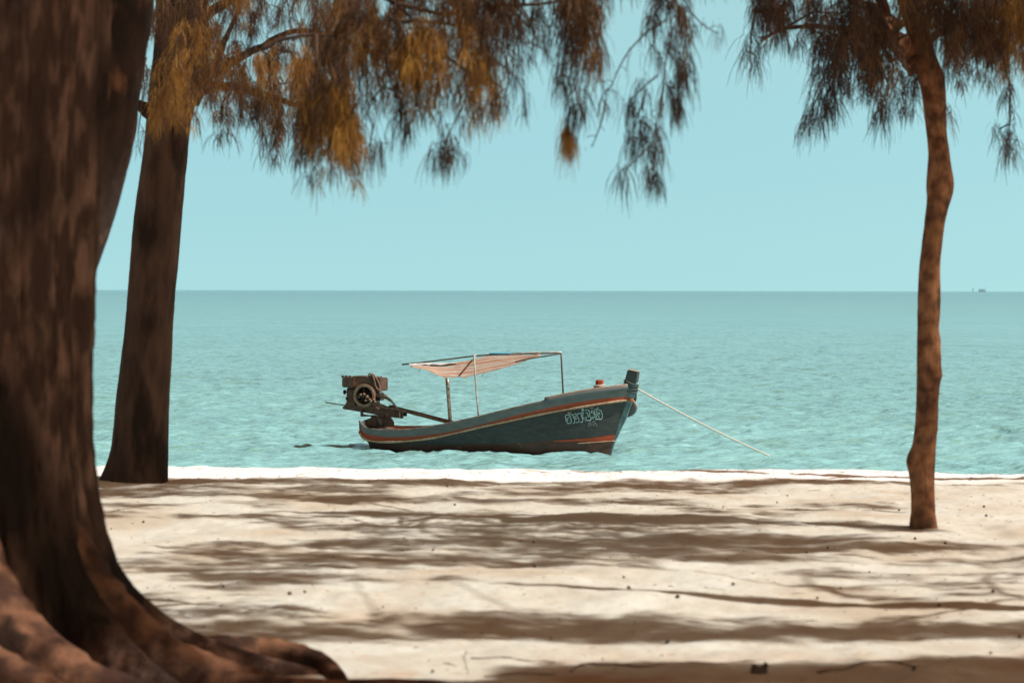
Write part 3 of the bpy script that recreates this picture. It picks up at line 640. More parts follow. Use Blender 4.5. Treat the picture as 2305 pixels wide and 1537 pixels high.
# ------------------------------------------------------------------ trees
def trunk_mesh(rows, nseg=120, n=64, rough=.05, fine=.35, ridges=0, seed=0, knots=()):
    """rows: (z, cx, cy, r) -> mesh with uneven bark"""
    rows = sorted(rows); z0, z1 = rows[0][0], rows[-1][0]; zz = np.linspace(z0, z1, nseg)
    A = np.array([interp(rows, z) for z in zz]); th = np.linspace(0, 2*np.pi, n, endpoint=False)
    TT, ZZ = np.meshgrid(th, zz); rr = A[:, 2:3]*np.ones_like(TT)
    nx, ny = np.cos(TT)*3, np.sin(TT)*3
    nn = fbm(nx*1.2+ny*.7, ZZ*1.3+ny*.9, 3, seed)+.5*fbm(TT*0+nx*3, ZZ*2.2+ny*3, 3, seed+5)
    rr = rr*(1+rough*nn+rough*fine*fbm(nx*6+ny*4, ZZ*11, 3, seed+9))
    for (kz, kt, ka, ks) in knots:
        dt = np.angle(np.exp(1j*(TT-kt))); rr = rr+ka*np.exp(-(dt/.6)**2-((ZZ-kz)/ks)**2)
    X_ = A[:, 0:1]+rr*np.cos(TT); Y_ = A[:, 1:2]+rr*np.sin(TT)
    v = np.stack([X_, Y_, ZZ], -1).reshape(-1, 3); i = np.arange(nseg*n).reshape(nseg, n); j = np.roll(i, -1, 1)
    f = np.stack([i[:-1], j[:-1], j[1:], i[1:]], -1).reshape(-1, 4); me = bpy.data.meshes.new('t'); quads(me, v, f); return me
def limb(mb, pts, r0, r1, n=8, wob=.04, seed=0):
    pts = [Vector(p_) for p_ in pts]; k = len(pts); tab = [(i, *p_) for i, p_ in enumerate(pts)]; out_ = []; rad = []
    m_ = (k-1)*6+1; rg = random.Random(seed)
    for i in range(m_):
        t = i/(m_-1); p_ = Vector(interp(tab, t*(k-1))); p_ += Vector([rg.uniform(-1, 1) for _ in range(3)])*wob*(r0*(1-t)+r1*t)*4*(0 < i < m_-1)
        out_.append(p_); rad.append((r0*(1-t)+r1*t)*rg.uniform(.93, 1.07))
    mb.tube(out_, rad, n); return out_
class Needles:
    def __init__(s): s.o = []; s.L = []; s.sp = []; s.w = []; s.t = []; s.d = []
    def tassel(s, o, L, spread, n, wd, tint, lean=(0, 0), r=.015):
        o = np.asarray(o, float); a = RNG.uniform(0, 2*np.pi, n); rad = RNG.uniform(0, 1, n)**.6
        s.o.append(o+RNG.normal(0, 1, (n, 3))*r*np.array([1, 1, 1.6])); s.L.append(L*RNG.uniform(.55, 1.15, n))
        s.d.append(np.stack([np.cos(a)*rad*spread+lean[0], np.sin(a)*rad*spread+lean[1]], -1))
        s.w.append(np.full(n, wd)*RNG.uniform(.7, 1.3, n)); s.t.append(np.clip(tint+RNG.normal(0, .10, n), 0, 1))
    def mesh(s):
        o = np.concatenate(s.o); L = np.concatenate(s.L)[:, None]; d = np.concatenate(s.d); w_ = np.concatenate(s.w)[:, None]; t = np.concatenate(s.t); n = len(o)
        out3 = np.concatenate([d, np.zeros((n, 1))], 1); dn = np.array([0, 0, -1.])
        def nrm(q): return q/np.linalg.norm(q, axis=1, keepdims=True)
        p0 = o; p1 = p0+nrm(dn*.55+out3*1.3)*L*.3; p2 = p1+nrm(dn+out3*.95)*L*.35; p3 = p2+nrm(dn+out3*.42+RNG.normal(0, .08, (n, 3)))*L*.4
        a = RNG.uniform(0, np.pi, n); sd__ = np.stack([np.cos(a), np.sin(a)*.6, RNG.normal(0, .1, n)], -1)*w_*.5
        V = np.stack([p0-sd__, p0+sd__, p1-sd__, p1+sd__, p2-sd__*.9, p2+sd__*.9, p3-sd__*.35, p3+sd__*.35], 1).reshape(-1, 3)
        b = (np.arange(n)*8)[:, None]
        Fc = np.concatenate([b+np.array([[0, 1, 3, 2]]), b+np.array([[2, 3, 5, 4]]), b+np.array([[4, 5, 7, 6]])], 0)
        me = bpy.data.meshes.new('n'); me.vertices.add(len(V)); me.vertices.foreach_set('co', V.astype(np.float32).ravel())
        nf = len(Fc); me.loops.add(nf*4); me.loops.foreach_set('vertex_index', Fc.astype(np.int32).ravel()); me.polygons.add(nf)
        me.polygons.foreach_set('loop_start', np.arange(0, nf*4, 4, dtype=np.int32)); me.update(calc_edges=True)
        at = me.attributes.new('tint', 'FLOAT', 'POINT'); at.data.foreach_set('value', np.repeat(t, 8).astype(np.float32)); return me
def spray(nd, mb, pts, depth, tint, L=.24, n=34, sp=.42, step=.07, gold_tip=None, wd=.0028, side=.07, r=.004, twigs=True, dj=.12):
    """a pendulous branchlet through picture-traced points at one depth: stem + tassels"""
    q = [P(a_, b_, depth+random.uniform(-dj, dj)) for a_, b_ in pts]; tab = [(i, *p_) for i, p_ in enumerate(q)]
    ln = sum((q[i+1]-q[i]).length for i in range(len(q)-1)); m_ = max(2, int(ln/step)); st_ = []; n = int(n*.62); sp = sp*1.2; L = L*.9
    for i in range(m_+1): st_.append(Vector(interp(tab, i/m_*(len(q)-1))))
    mb.tube(st_, [r*(1.4-.8*i/m_) for i in range(m_+1)], 5)
    for i in range(1, m_+1):
        p_ = st_[i]; k = 1 if i < m_ else 2
        for _ in range(k):
            off = Vector((random.uniform(-1, 1)*side, random.uniform(-1, 1)*side, random.uniform(-.04, .02)))
            if i == m_: off *= .25
            t_ = p_+off
            if twigs: mb.tube([p_, p_.lerp(t_, .5)+Vector((0, 0, .008)), t_], r*.45, 4)
            tt = tint+random.uniform(-.14, .14)
            if gold_tip is not None and i >= m_-1: tt = gold_tip
            nd.tassel(t_, L*random.uniform(.55, 1.05), sp*random.uniform(.7, 1.5), int(n*random.uniform(.6, 1.3)), wd, tt, (off.x*1.2, off.y*1.2))
def clump(nd, c_, rad, n_t, tint, L=.26, n=26, wd=.004, sp=.5, flat=.6):
    for _ in range(n_t):
        v = RNG.normal(0, 1, 3); v /= np.linalg.norm(v); v *= rad*RNG.uniform(.2, 1)**.5; v[2] *= flat
        nd.tassel(np.array(c_)+v, L*RNG.uniform(.7, 1.2), sp, n, wd, tint+RNG.uniform(-.12, .12), (v[0]*.3, v[1]*.3))
def inpoly_clumps(nd, mb, blobs, depth, anchor, dd=.5):
    """blobs: (px, py, rx, ry, n, tint) clusters of tassels, each carried by a twig from its anchor"""
    for (a_, b_, rx, ry, k, tint) in blobs:
        c0 = P(a_, b_-ry*.5, depth)
        if anchor is not None:
            an = min(anchor, key=lambda q: (q-c0).length); mid = an.lerp(c0, .5)+Vector((0, 0, .06)); mb.tube([an, mid, c0], [.011, .008, .005], 5)
        pm = F/depth
        for _ in range(max(2, int(k*.20))):      # one hanging string: a drooping twig with small tufts, each carried by c0
            t = random.uniform(0, 2*math.pi); r_ = math.sqrt(random.random()); x = a_+rx*r_*math.cos(t); y = b_+ry*r_*math.sin(t)-22; d_ = depth+random.uniform(-dd, dd)
            ln = random.uniform(.10, .30)*pm; sl = random.uniform(-.5, .5); q = [P(x+sl*ln*u*(1.2-u*.6), y+ln*u*u*.6+ln*u*.4, d_) for u in (0, .33, .66, 1)]
            mb.tube([c0.lerp(q[0], .0), c0.lerp(q[0], .5)+Vector((0, 0, .05)), q[0]] if random.random() < .5 else [q[0]+Vector((-.05*sl, 0, .05)), q[0]], [.005, .0035, .003][:3] if False else .0032, 4)
            mb.tube(q, [.0035, .003, .0025, .002], 4); tt = tint+random.uniform(-.26, .26)
            for j, p_ in enumerate(q):
                for _k in range(2): nd.tassel(p_+Vector((random.uniform(-.02, .02), random.uniform(-.02, .02), 0)), random.uniform(.08, .17), random.uniform(.5, 1.0), random.randint(8, 14), .0034, tt, (sl*.3, 0), .01)
def shade_pos(X, D, h): k_ = h/SV.z; return Vector((X+SV.x*k_, D+SV.y*k_, GZ+h))
def sx(px, D): return (px-FW/2)*D/F

def tree(name, base, label): return empty(name, base, label, 'tree', None)
ppm = lambda d: F/d
# --- 1: great foreground tree at the left edge
D1 = 10.6; cx1 = sx(-20, D1)
t1 = tree('casuarina_tree', (cx1, D1, GZ), 'massive blurred foreground casuarina tree at the left edge with spreading roots')
nseg, n = 260, 260
zz = np.concatenate([np.linspace(GZ-.15, GZ+1.2, 170), np.linspace(GZ+1.22, GZ+6.5, 90)]); th = np.linspace(0, 2*np.pi, n, endpoint=False)
rad_tab = [(GZ-.15, 0, .52), (GZ+.2, 0, .49), (GZ+.5, 0, .435), (GZ+.85, 0, .405), (GZ+1.3, 0, .405), (GZ+1.8, .0, .43), (GZ+2.4, .015, .45), (GZ+2.98, .02, .475), (GZ+4.5, .05, .42), (GZ+6.5, .1, .34)]
A = np.array([interp(rad_tab, z) for z in zz]); TT, ZZ = np.meshgrid(th, zz); H = ZZ-GZ
rr = A[:, 1:2]*np.ones_like(TT)
roots = [(R(8), 1.05, .17, .30), (R(-42), 1.15, .20, .24), (R(-78), 1.3, .22, .26), (R(-125), .9, .2, .3), (R(60), .8, .2, .3), (R(120), .8, .2, .3), (R(180), .9, .25, .3)]
for (a0, amp, hh, wd) in roots:
    dt = np.angle(np.exp(1j*(TT-a0-.08*np.sin(H*6)))); Hc = np.maximum(H, -.05)
    w_ = wd*(.55+1.0*np.clip(Hc, 0, 1.2))
    rr += amp*np.exp(-np.maximum(Hc, 0)/hh*.95)*np.exp(-(dt/w_)**2)*.80+.10*np.exp(-Hc/.6)*np.exp(-(dt/(w_*1.3))**2)
nx, ny = np.cos(TT)*3, np.sin(TT)*3
rr += .012*fbm(nx*9+ny*3, ZZ*6+ny*9, 3, 79)
rr += .020*fbm(nx*1.6, ZZ*.9+ny*1.6, 3, 71)+.014*np.abs(fbm(nx*4.5+ny*2, ZZ*1.4+ny*4.5, 3, 75))
X_ = cx1+A[:, 0:1]+rr*np.cos(TT); Y_ = D1+rr*np.sin(TT)
v = np.stack([X_, Y_, ZZ], -1).reshape(-1, 3); i = np.arange(len(zz)*n).reshape(len(zz), n); j = np.roll(i, -1, 1)
me = bpy.data.meshes.new('t'); quads(me, v, np.stack([i[:-1], j[:-1], j[1:], i[1:]], -1).reshape(-1, 4))
obj('trunk', me, M['bark_front'], t1)
def root(pts, r0, r1, seed, parent=t1, m='root_bark', n=14):
    mb = MB(); limb(mb, pts, r0, r1, n, .004, seed); obj('root', mb.mesh(), M[m], parent)
def G(px, py, dz=0): p_ = PZ(px, py, GZ); p_.z += dz; return p_
root([Vector((cx1+.55, D1+.05, GZ+.10)), G(470, 1500, .06), G(560, 1490, .05), G(650, 1492, .045), G(725, 1502, .02), G(775, 1530, -.02), G(800, 1560, -.06)], .095, .018, 3)
root([Vector((cx1+.5, D1-.3, GZ+.12)), G(330, 1530, .04), G(520, 1560, .03), G(760, 1575, .035), G(980, 1560, .02), G(1150, 1580, -.03)], .09, .025, 4)
root([Vector((cx1+.3, D1-.6, GZ+.12)), G(180, 1590, .06), G(420, 1640, .04), G(700, 1680, .0), G(900, 1720, -.05)], .12, .05, 5)
root([Vector((cx1+.45, D1-.45, GZ+.12)), G(260, 1500, .10), G(400, 1530, .04), G(600, 1545, -.0), G(680, 1560, -.06)], .10, .035, 6)
def rootp(pts, r0, r1, seed): mb = MB(); limb(mb, [P(*q) for q in pts], r0, r1, 18, .012, seed); obj('root', mb.mesh(), M['root_bark'], t1)
rootp([(-150, 1080, 10.2), (-90, 1270, 10.05), (-10, 1400, 9.9), (80, 1490, 9.75), (190, 1555, 9.6), (330, 1610, 9.45), (470, 1660, 9.3), (600, 1720, 9.2)], .20, .07, 41)
rootp([(-220, 1380, 9.6), (-100, 1450, 9.5), (0, 1505, 9.4), (110, 1560, 9.3), (260, 1640, 9.2)], .11, .05, 42)
rootp([(100, 1200, 10.5), (190, 1330, 10.4), (290, 1430, 10.35), (400, 1500, 10.3), (520, 1530, 10.3), (640, 1560, 10.2)], .17, .06, 43)
# limbs reaching right over the frame, sprays hanging from them
br = MB(); tips1 = []
top1 = Vector((cx1+.1, D1, GZ+4.2))
LB = [[top1, P(300, -260, 11.2), P(700, -170, 11.8), P(1050, -60, 12.1), P(1350, -70, 12.3), P(1640, -110, 12.4)],
      [top1+Vector((0, 0, .0)), P(300, -260, 11.6), P(520, -160, 12.6), P(700, -60, 13), P(920, -30, 13), P(1100, -40, 13)],
      [top1+Vector((0, 0, .8)), P(500, -300, 12), P(1000, -330, 12.5), P(1500, -360, 12.5), P(1900, -420, 12)]]
for k, l_ in enumerate(LB): tips1 += limb(br, l_, (.08, .045, .08)[k], .012, 10, .03, 20+k)
for l_ in [[(880, 5), (960, 25), (1010, 32), (1080, 20)], [(890, 50), (950, 48), (1010, 55), (1060, 70)], [(1090, 15), (1180, 12), (1290, 0)], [(860, -10), (905, 20), (935, 55)], [(590, 112), (640, 88), (700, 80), (770, 84)], [(1010, -10), (1040, 60), (1055, 130), (1050, 175)]]:
    tips1 += limb(br, [P(a_, b_, 12.5) for a_, b_ in l_], .014, .005, 6, .1, 31)
nd = Needles()
SPR = [  # points, tint, L, spread, needles, tip tint
    ([(1300, -40), (1295, 20), (1310, 80), (1318, 130), (1305, 200), (1290, 250)], .12, .20, .28, 36, None),
    ([(1300, 10), (1335, 60), (1350, 110)], .30, .22, .25, 44, .42), ([(1310, 40), (1345, 90), (1350, 120)], .5, .2, .2, 40, .5),
    ([(1280, -20), (1262, 30), (1270, 90)], .15, .2, .3, 26, None), ([(1300, 120), (1285, 160), (1280, 190)], .1, .2, .25, 28, None),
    ([(1300, 180), (1295, 210), (1305, 240)], .1, .18, .25, 36, None), ([(1285, 240), (1275, 270), (1276, 298)], .2, .22, .42, 46, .62),
    ([(1276, 300), (1278, 306)], .62, .20, .22, 80, .66),
    ([(1500, -40), (1505, 20), (1512, 80), (1498, 140), (1490, 210), (1478, 280), (1462, 330), (1455, 380)], .10, .20, .30, 34, None),
    ([(1500, 100), (1528, 120), (1540, 150)], .08, .24, .30, 50, None), ([(1500, 110), (1520, 140), (1530, 165)], .06, .22, .30, 50, None),
    ([(1500, 190), (1512, 210), (1520, 235)], .06, .2, .28, 60, None), ([(1480, 170), (1450, 195), (1420, 225)], .08, .24, .35, 34, None),
    ([(1450, 230), (1432, 265), (1425, 300)], .06, .2, .3, 36, None), ([(1440, 270), (1465, 290), (1475, 300)], .06, .18, .3, 34, None),
    ([(1430, 310), (1460, 320), (1475, 335)], .06, .18, .3, 34, None), ([(1462, 330), (1420, 370), (1408, 385)], .05, .24, .40, 34, None),
    ([(1465, 360), (1475, 390), (1470, 398)], .05, .22, .35, 40, None),
    ([(1530, -30), (1545, 10), (1565, 40), (1590, 62), (1612, 74)], .14, .15, .35, 16, None), ([(1540, 20), (1545, 60), (1548, 80)], .1, .18, .3, 26, None),
    ([(1480, -20), (1478, 10), (1476, 30)], .12, .2, .3, 26, None),
    ([(1500, 45), (1460, 70), (1420, 110), (1395, 150), (1380, 185), (1368, 205)], .15, .14, .3, 4, .2),
    ([(1368, 200), (1362, 212)], .2, .14, .45, 20, .2), ([(1362, 230), (1355, 270), (1345, 300), (1333, 330)], .15, .05, .2, 2, None),
    ([(1060, 60), (1045, 110), (1052, 150), (1045, 180), (1050, 215), (1030, 260), (1012, 300), (1003, 330)], .16, .18, .40, 26, None),
    ([(1050, 215), (1070, 230), (1080, 235)], .14, .2, .35, 24, None), ([(1010, 300), (1000, 325), (996, 335)], .12, .2, .35, 34, None), ([(1015, 310), (1020, 335), (1018, 340)], .12, .18, .3, 28, None),
    ([(975, 140), (985, 180), (982, 220), (980, 245)], .18, .18, .42, 20, None), ([(1140, 130), (1145, 180), (1137, 215), (1134, 225)], .25, .17, .30, 30, .3),
    ([(1120, 140), (1150, 165), (1172, 185), (1180, 235), (1180, 240)], .14, .15, .25, 14, None),
    ([(868, 90), (870, 140), (882, 190), (900, 230), (905, 270)], .14, .18, .45, 26, None), ([(875, 200), (900, 215), (920, 280), (915, 290)], .12, .2, .3, 30, None),
    ([(870, 190), (845, 215), (835, 240)], .14, .2, .5, 22, None), ([(840, 280), (835, 315), (833, 330)], .25, .2, .22, 44, .35), ([(858, 320), (859, 335)], .2, .16, .15, 16, .2),
    ([(1240, -20), (1238, 30), (1232, 60)], .2, .22, .4, 26, None), ([(1255, 140), (1257, 160)], .15, .2, .3, 26, None),
    ([(1100, 20), (1150, 30), (1170, 50)], .15, .2, .45, 26, None), ([(1170, 10), (1195, 50), (1205, 75)], .2, .2, .45, 22, None), ([(1190, 95), (1230, 115)], .15, .14, .4, 10, None),
    ([(790, 190), (800, 230), (795, 270)], .3, .18, .45, 20, None), ([(720, 180), (735, 230), (740, 270)], .35, .2, .45, 30, .75)]
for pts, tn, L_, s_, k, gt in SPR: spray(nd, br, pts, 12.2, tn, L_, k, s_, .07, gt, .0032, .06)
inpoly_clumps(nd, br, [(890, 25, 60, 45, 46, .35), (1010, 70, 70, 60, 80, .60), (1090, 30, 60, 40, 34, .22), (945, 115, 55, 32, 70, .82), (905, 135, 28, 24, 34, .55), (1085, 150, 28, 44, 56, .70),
    (960, 170, 60, 40, 16, .3), (1160, 35, 50, 40, 30, .2), (1130, 10, 50, 30, 26, .35), (800, 60, 50, 70, 80, .25), (850, 90, 40, 50, 50, .55), (760, 250, 36, 50, 90, .72), (710, 260, 40, 50, 70, .35), (790, 285, 16, 30, 30, .8),
    (1340, 10, 50, 40, 40, .2), (1310, 30, 40, 50, 40, .15), (1500, 0, 40, 30, 24, .12), (980, 0, 90, 30, 40, .4), (1180, -10, 120, 30, 40, .2)], 12.4, tips1, .4)
for q in [v_ for v_ in tips1 if v_.z > P(0, -40, 12).z and v_.x > -1.2][::2]: clump(nd, q+Vector((0, 0, -.02)), .22, 4, .3, .2, 14, .005, .7)
obj('branches', br.mesh(), M['twig'], t1)
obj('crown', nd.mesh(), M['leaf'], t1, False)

# --- 2: leaning trunk between the foreground tree and the next
D2 = 14.0; k2 = ppm(D2)
t2 = tree('casuarina_tree', (sx(30, D2), D2, GZ), 'leaning tree half hidden right behind the massive foreground trunk')
rows = []
for (py, l_, r_) in [(1330, -60, 150), (1200, -40, 140), (1000, -10, 145), (800, 25, 165), (640, 65, 206), (560, 95, 232), (480, 115, 258), (400, 135, 279), (300, 155, 303), (230, 165, 311), (130, 185, 326), (0, 205, 345), (-150, 225, 352), (-400, 260, 370), (-700, 300, 390)]:
    p_ = P((l_+r_)/2, py, D2); rows.append((p_.z, p_.x, D2, (r_-l_)/2/k2))
obj('trunk', trunk_mesh(rows, 200, 72, .03, seed=81), mat('bark_brown', (.022, .014, .011), .95, (.050, .027, .019), 9, (1, 1, .6), .014, 16, col3=(.26, .12, .065), scale3=6, lo3=.56, hi3=.72), t2)
# --- 3: left mid-ground tree
D3 = 21.4; k3 = ppm(D3)
t3 = tree('casuarina_tree', (sx(305, D3), D3, GZ), 'tall dark-trunked tree standing near the water edge at the left')
rows = []
for (py, l_, r_) in [(1100, 205, 384), (1082, 220, 379), (1060, 231, 378.5), (1030, 243, 379), (1000, 250, 379.5), (900, 261, 382), (800, 274, 387), (740, 281, 389), (654, 289, 395), (580, 295, 402), (500, 302, 408), (420, 312, 415), (330, 324, 424), (270, 330, 431), (200, 336, 450), (130, 345, 470), (40, 352, 470), (-150, 360, 470), (-600, 390, 470)]:
    p_ = P((l_+r_)/2, py, D3); rows.append((p_.z, p_.x, D3, (r_-l_)/2/k3))
obj('trunk', trunk_mesh(rows, 220, 72, .02, seed=91), M['bark_dark'], t3)
mb = MB(); limb(mb, [P(345, 262, D3-.1), P(328, 246, D3-.1), P(316, 238, D3-.1), P(311, 232, D3-.1)], .07, .035, 8, .02, 5)
l3 = []
for l_ in [[(440, 230), (475, 170), (500, 110), (520, 60), (560, -20)], [(455, 200), (520, 195), (600, 215), (660, 235), (720, 245)], [(470, 170), (540, 130), (590, 105), (660, 70), (760, 80)], [(400, 60), (350, -40), (300, -120)], [(470, 30), (600, -40), (760, -90)]]:
    l3 += limb(mb, [P(a_, b_, D3-.6-i*.5) for i, (a_, b_) in enumerate(l_)], .045, .012, 8, .06, len(l3))
obj('branches', mb.mesh(), M['bark_dark'], t3); br = MB(); nd = Needles()
inpoly_clumps(nd, br, [(400, 40, 70, 60, 90, .22), (480, 30, 70, 60, 80, .30), (400, 160, 40, 70, 90, .72), (450, 120, 50, 60, 70, .42), (370, 240, 22, 40, 24, .5), (500, 190, 60, 40, 60, .40), (560, 150, 60, 50, 50, .22),
    (590, 60, 60, 50, 34, .22), (640, 140, 70, 40, 90, .66), (640, 210, 70, 40, 90, .30), (560, 230, 50, 35, 40, .18), (700, 30, 70, 40, 50, .25), (690, 110, 60, 50, 56, .30), (740, 150, 50, 60, 80, .35), (700, 200, 60, 50, 70, .3),
    (600, 290, 30, 40, 16, .12), (660, 285, 40, 40, 22, .15), (470, 250, 50, 20, 18, .2), (780, 30, 50, 60, 50, .32), (720, -10, 120, 40, 70, .4), (560, -10, 60, 30, 50, .4), (440, 70, 50, 40, 36, .7), (330, 180, 12, 30, 8, .2)], 17.5, None, 1.3)
for pts in [[(590, 280), (590, 310), (592, 335)], [(640, 250), (620, 280), (610, 300)], [(670, 290), (690, 320), (700, 330)], [(318, 250), (312, 290), (310, 320)], [(450, 230), (440, 255), (445, 270)], [(500, 230), (505, 255)], [(540, 235), (545, 262)], [(760, 290), (765, 320)], [(330, 130), (322, 170), (325, 190)]]:
    spray(nd, br, pts, 17.5, .12, .2, 14, .4, .08, None, .0034, .05, .004)
for k_ in range(26): c_ = P(random.uniform(150, 800), random.uniform(-500, -60), D3+random.uniform(-3, 1)); clump(nd, c_, .5, 16, .4, n=14, wd=.008)
obj('twigs', br.mesh(), M['twig'], t3)
obj('crown', nd.mesh(), M['leaf'], t3, False)
# foliage of the leaning tree
nd = Needles(); br = MB(); hz = P(345, -500, D2)
for k_ in range(7):
    a0 = k_*.9+.3; e_ = hz+Vector((2.0*math.cos(a0), 2.2*math.sin(a0), .7+.3*math.sin(k_*3))); pts = limb(br, [P(320, -200-30*k_, D2), hz.lerp(e_, .5)+Vector((0, 0, .3)), e_], .06, .015, 8, .05, k_)
    for q in pts[4:]: clump(nd, q, .35, 7, .4, n=14, wd=.008)
obj('branches', br.mesh(), M['bark_red'], t2); obj('crown', nd.mesh(), M['leaf'], t2, False)

# --- 4: slender crooked tree at the right
D4 = 17.3; k4 = ppm(D4)
t4 = tree('casuarina_tree', (sx(2078, D4), D4, GZ), 'slender crooked red-brown tree standing alone on the sand at the right')
rows = []
for (py, l_, r_) in [(1215, 2030, 2128), (1200, 2040, 2118), (1190, 2046, 2112), (1172, 2049, 2108), (1150, 2051, 2105), (1100, 2050, 2104), (1060, 2047, 2104), (1030, 2046, 2106), (1000, 2054, 2107), (950, 2060, 2111), (900, 2062, 2113), (850, 2063, 2117), (800, 2063, 2118), (750, 2064, 2113), (700, 2065, 2117), (650, 2066, 2117), (600, 2069, 2116), (550, 2075, 2121), (500, 2081, 2127), (450, 2087, 2138), (420, 2086, 2142), (395, 2087, 2142), (350, 2090, 2137), (300, 2086, 2131), (250, 2080, 2129), (200, 2073, 2128), (170, 2064, 2125), (140, 2056, 2112), (110, 2048, 2102), (70, 2040, 2092), (0, 2020, 2076), (-80, 2010, 2064), (-400, 2020, 2060), (-800, 2040, 2060)]:
    p_ = P((l_+r_)/2, py, D4); rows.append((p_.z, p_.x, D4, (r_-l_)/2/k4))
obj('trunk', trunk_mesh(rows, 300, 64, .045, seed=101, knots=[(GZ+.08, R(-75), .035, .09), (P(0, 1035, D4).z, R(200), .02, .07), (P(0, 420, D4).z, R(-20), .015, .1), (P(0, 960, D4).z, R(-60), .015, .05), (P(0, 760, D4).z, R(-40), .012, .05), (P(0, 840, D4).z, R(-20), .014, .04)]), M['bark_red'], t4)
mb = MB(); l4 = []
for l_, r0 in [([(2075, 160), (2040, 115), (2010, 85), (1990, 30), (1960, -60), (1900, -160)], .105), ([(2010, 90), (1940, 70), (1870, 62), (1810, 60), (1755, 68), (1715, 92)], .022), ([(2030, 60), (1900, -10), (1780, -30), (1690, -30)], .04), ([(2050, 20), (2150, -20), (2260, -20), (2400, -30), (2580, -60)], .05), ([(2080, 100), (2140, 60), (2220, 40), (2310, 30)], .03), ([(2010, 140), (1990, 110), (1975, 60)], .02), ([(2040, -100), (2200, -250), (2400, -330)], .06), ([(2020, -150), (1850, -300), (1650, -380)], .06), ([(2030, -300), (2100, -500), (2250, -650)], .05)]:
    l4 += limb(mb, [P(a_, b_, D4+random.uniform(-.5, .3)*(i > 1)) for i, (a_, b_) in enumerate(l_)], r0, .012, 10, .04, len(l4))
obj('branches', mb.mesh(), M['bark_red'], t4); br = MB(); nd = Needles()
SP4 = [([(1700, 20), (1692, 70), (1690, 105), (1686, 118)], .05), ([(1690, 118), (1700, 125), (1703, 130)], .06), ([(1715, -20), (1730, 5), (1728, 20)], .04), ([(1765, -30), (1765, 10), (1762, 20)], .05), ([(1818, -20), (1822, 30), (1828, 60)], .06), ([(1710, 85), (1735, 80), (1760, 60)], .1),
    ([(1880, 60), (1870, 130), (1850, 180), (1835, 215), (1825, 240)], .06), ([(1890, 80), (1880, 160), (1870, 215), (1862, 250)], .06), ([(1900, 150), (1885, 200), (1880, 225)], .06), ([(1915, 160), (1910, 190)], .08), ([(1985, 130), (1985, 180), (1982, 215), (1985, 240)], .06), ([(2000, 150), (1998, 200), (1990, 225)], .08),
    ([(2030, 160), (2035, 200), (2040, 235)], .08), ([(1930, 120), (1940, 150), (1955, 175)], .1), ([(2250, 100), (2265, 160), (2275, 195)], .12), ([(2275, 190), (2268, 205)], .08), ([(2275, 200), (2272, 250), (2273, 290), (2268, 300)], .05), ([(2270, 280), (2250, 290), (2247, 298)], .05), ([(2260, 310), (2272, 330)], .05),
    ([(1850, 200), (1825, 250), (1812, 270)], .05), ([(1985, 230), (1988, 265)], .06), ([(1862, 240), (1850, 270)], .05), ([(2273, 300), (2262, 330)], .05), ([(1850, 20), (1800, 70), (1795, 90)], .1), ([(1830, 60), (1838, 90)], .08), ([(2128, 240), (2134, 250)], .3)]
for pts, tn in SP4: spray(nd, br, pts, 16.4, tn, .25, 26, .42, .075, None, .0036, .07, .005)
inpoly_clumps(nd, br, [(1900, 60, 50, 60, 90, .12), (1960, 30, 60, 50, 80, .2), (1930, 110, 60, 50, 80, .14), (1880, 120, 40, 50, 60, .10), (1980, 110, 40, 60, 60, .2), (2050, 20, 50, 30, 24, .25), (2040, 170, 30, 20, 24, .2), (2140, 20, 60, 50, 90, .22), (2200, 50, 60, 60, 110, .3), (2260, 40, 60, 70, 120, .38), (2300, 90, 40, 70, 90, .5),
    (2200, 100, 70, 40, 90, .15), (2150, 80, 40, 40, 50, .15), (2290, 30, 30, 60, 60, .7), (1735, 25, 32, 24, 50, .04), (1770, 10, 20, 22, 24, .05), (1720, 0, 50, 20, 30, .08), (1830, 0, 60, 25, 40, .1), (2100, 0, 50, 30, 50, .2), (2240, 0, 90, 30, 70, .3), (2370, 60, 70, 80, 110, .4), (2450, 20, 90, 80, 110, .3), (2420, 130, 60, 60, 70, .3), (2560, 0, 90, 70, 80, .35), (2330, -90, 140, 60, 70, .3), (2050, -120, 140, 60, 60, .25)], 16.5, l4, .8)
for q in l4[len(l4)//2:]: clump(nd, q+Vector((0, 0, .1)), .3, 4, .3, n=14, wd=.007) if q.z > P(0, -60, D4).z and not (abs((q-SV*((q.x-3)/SV.x)).y-17.25) < .6 and q.x > 3.6) else None

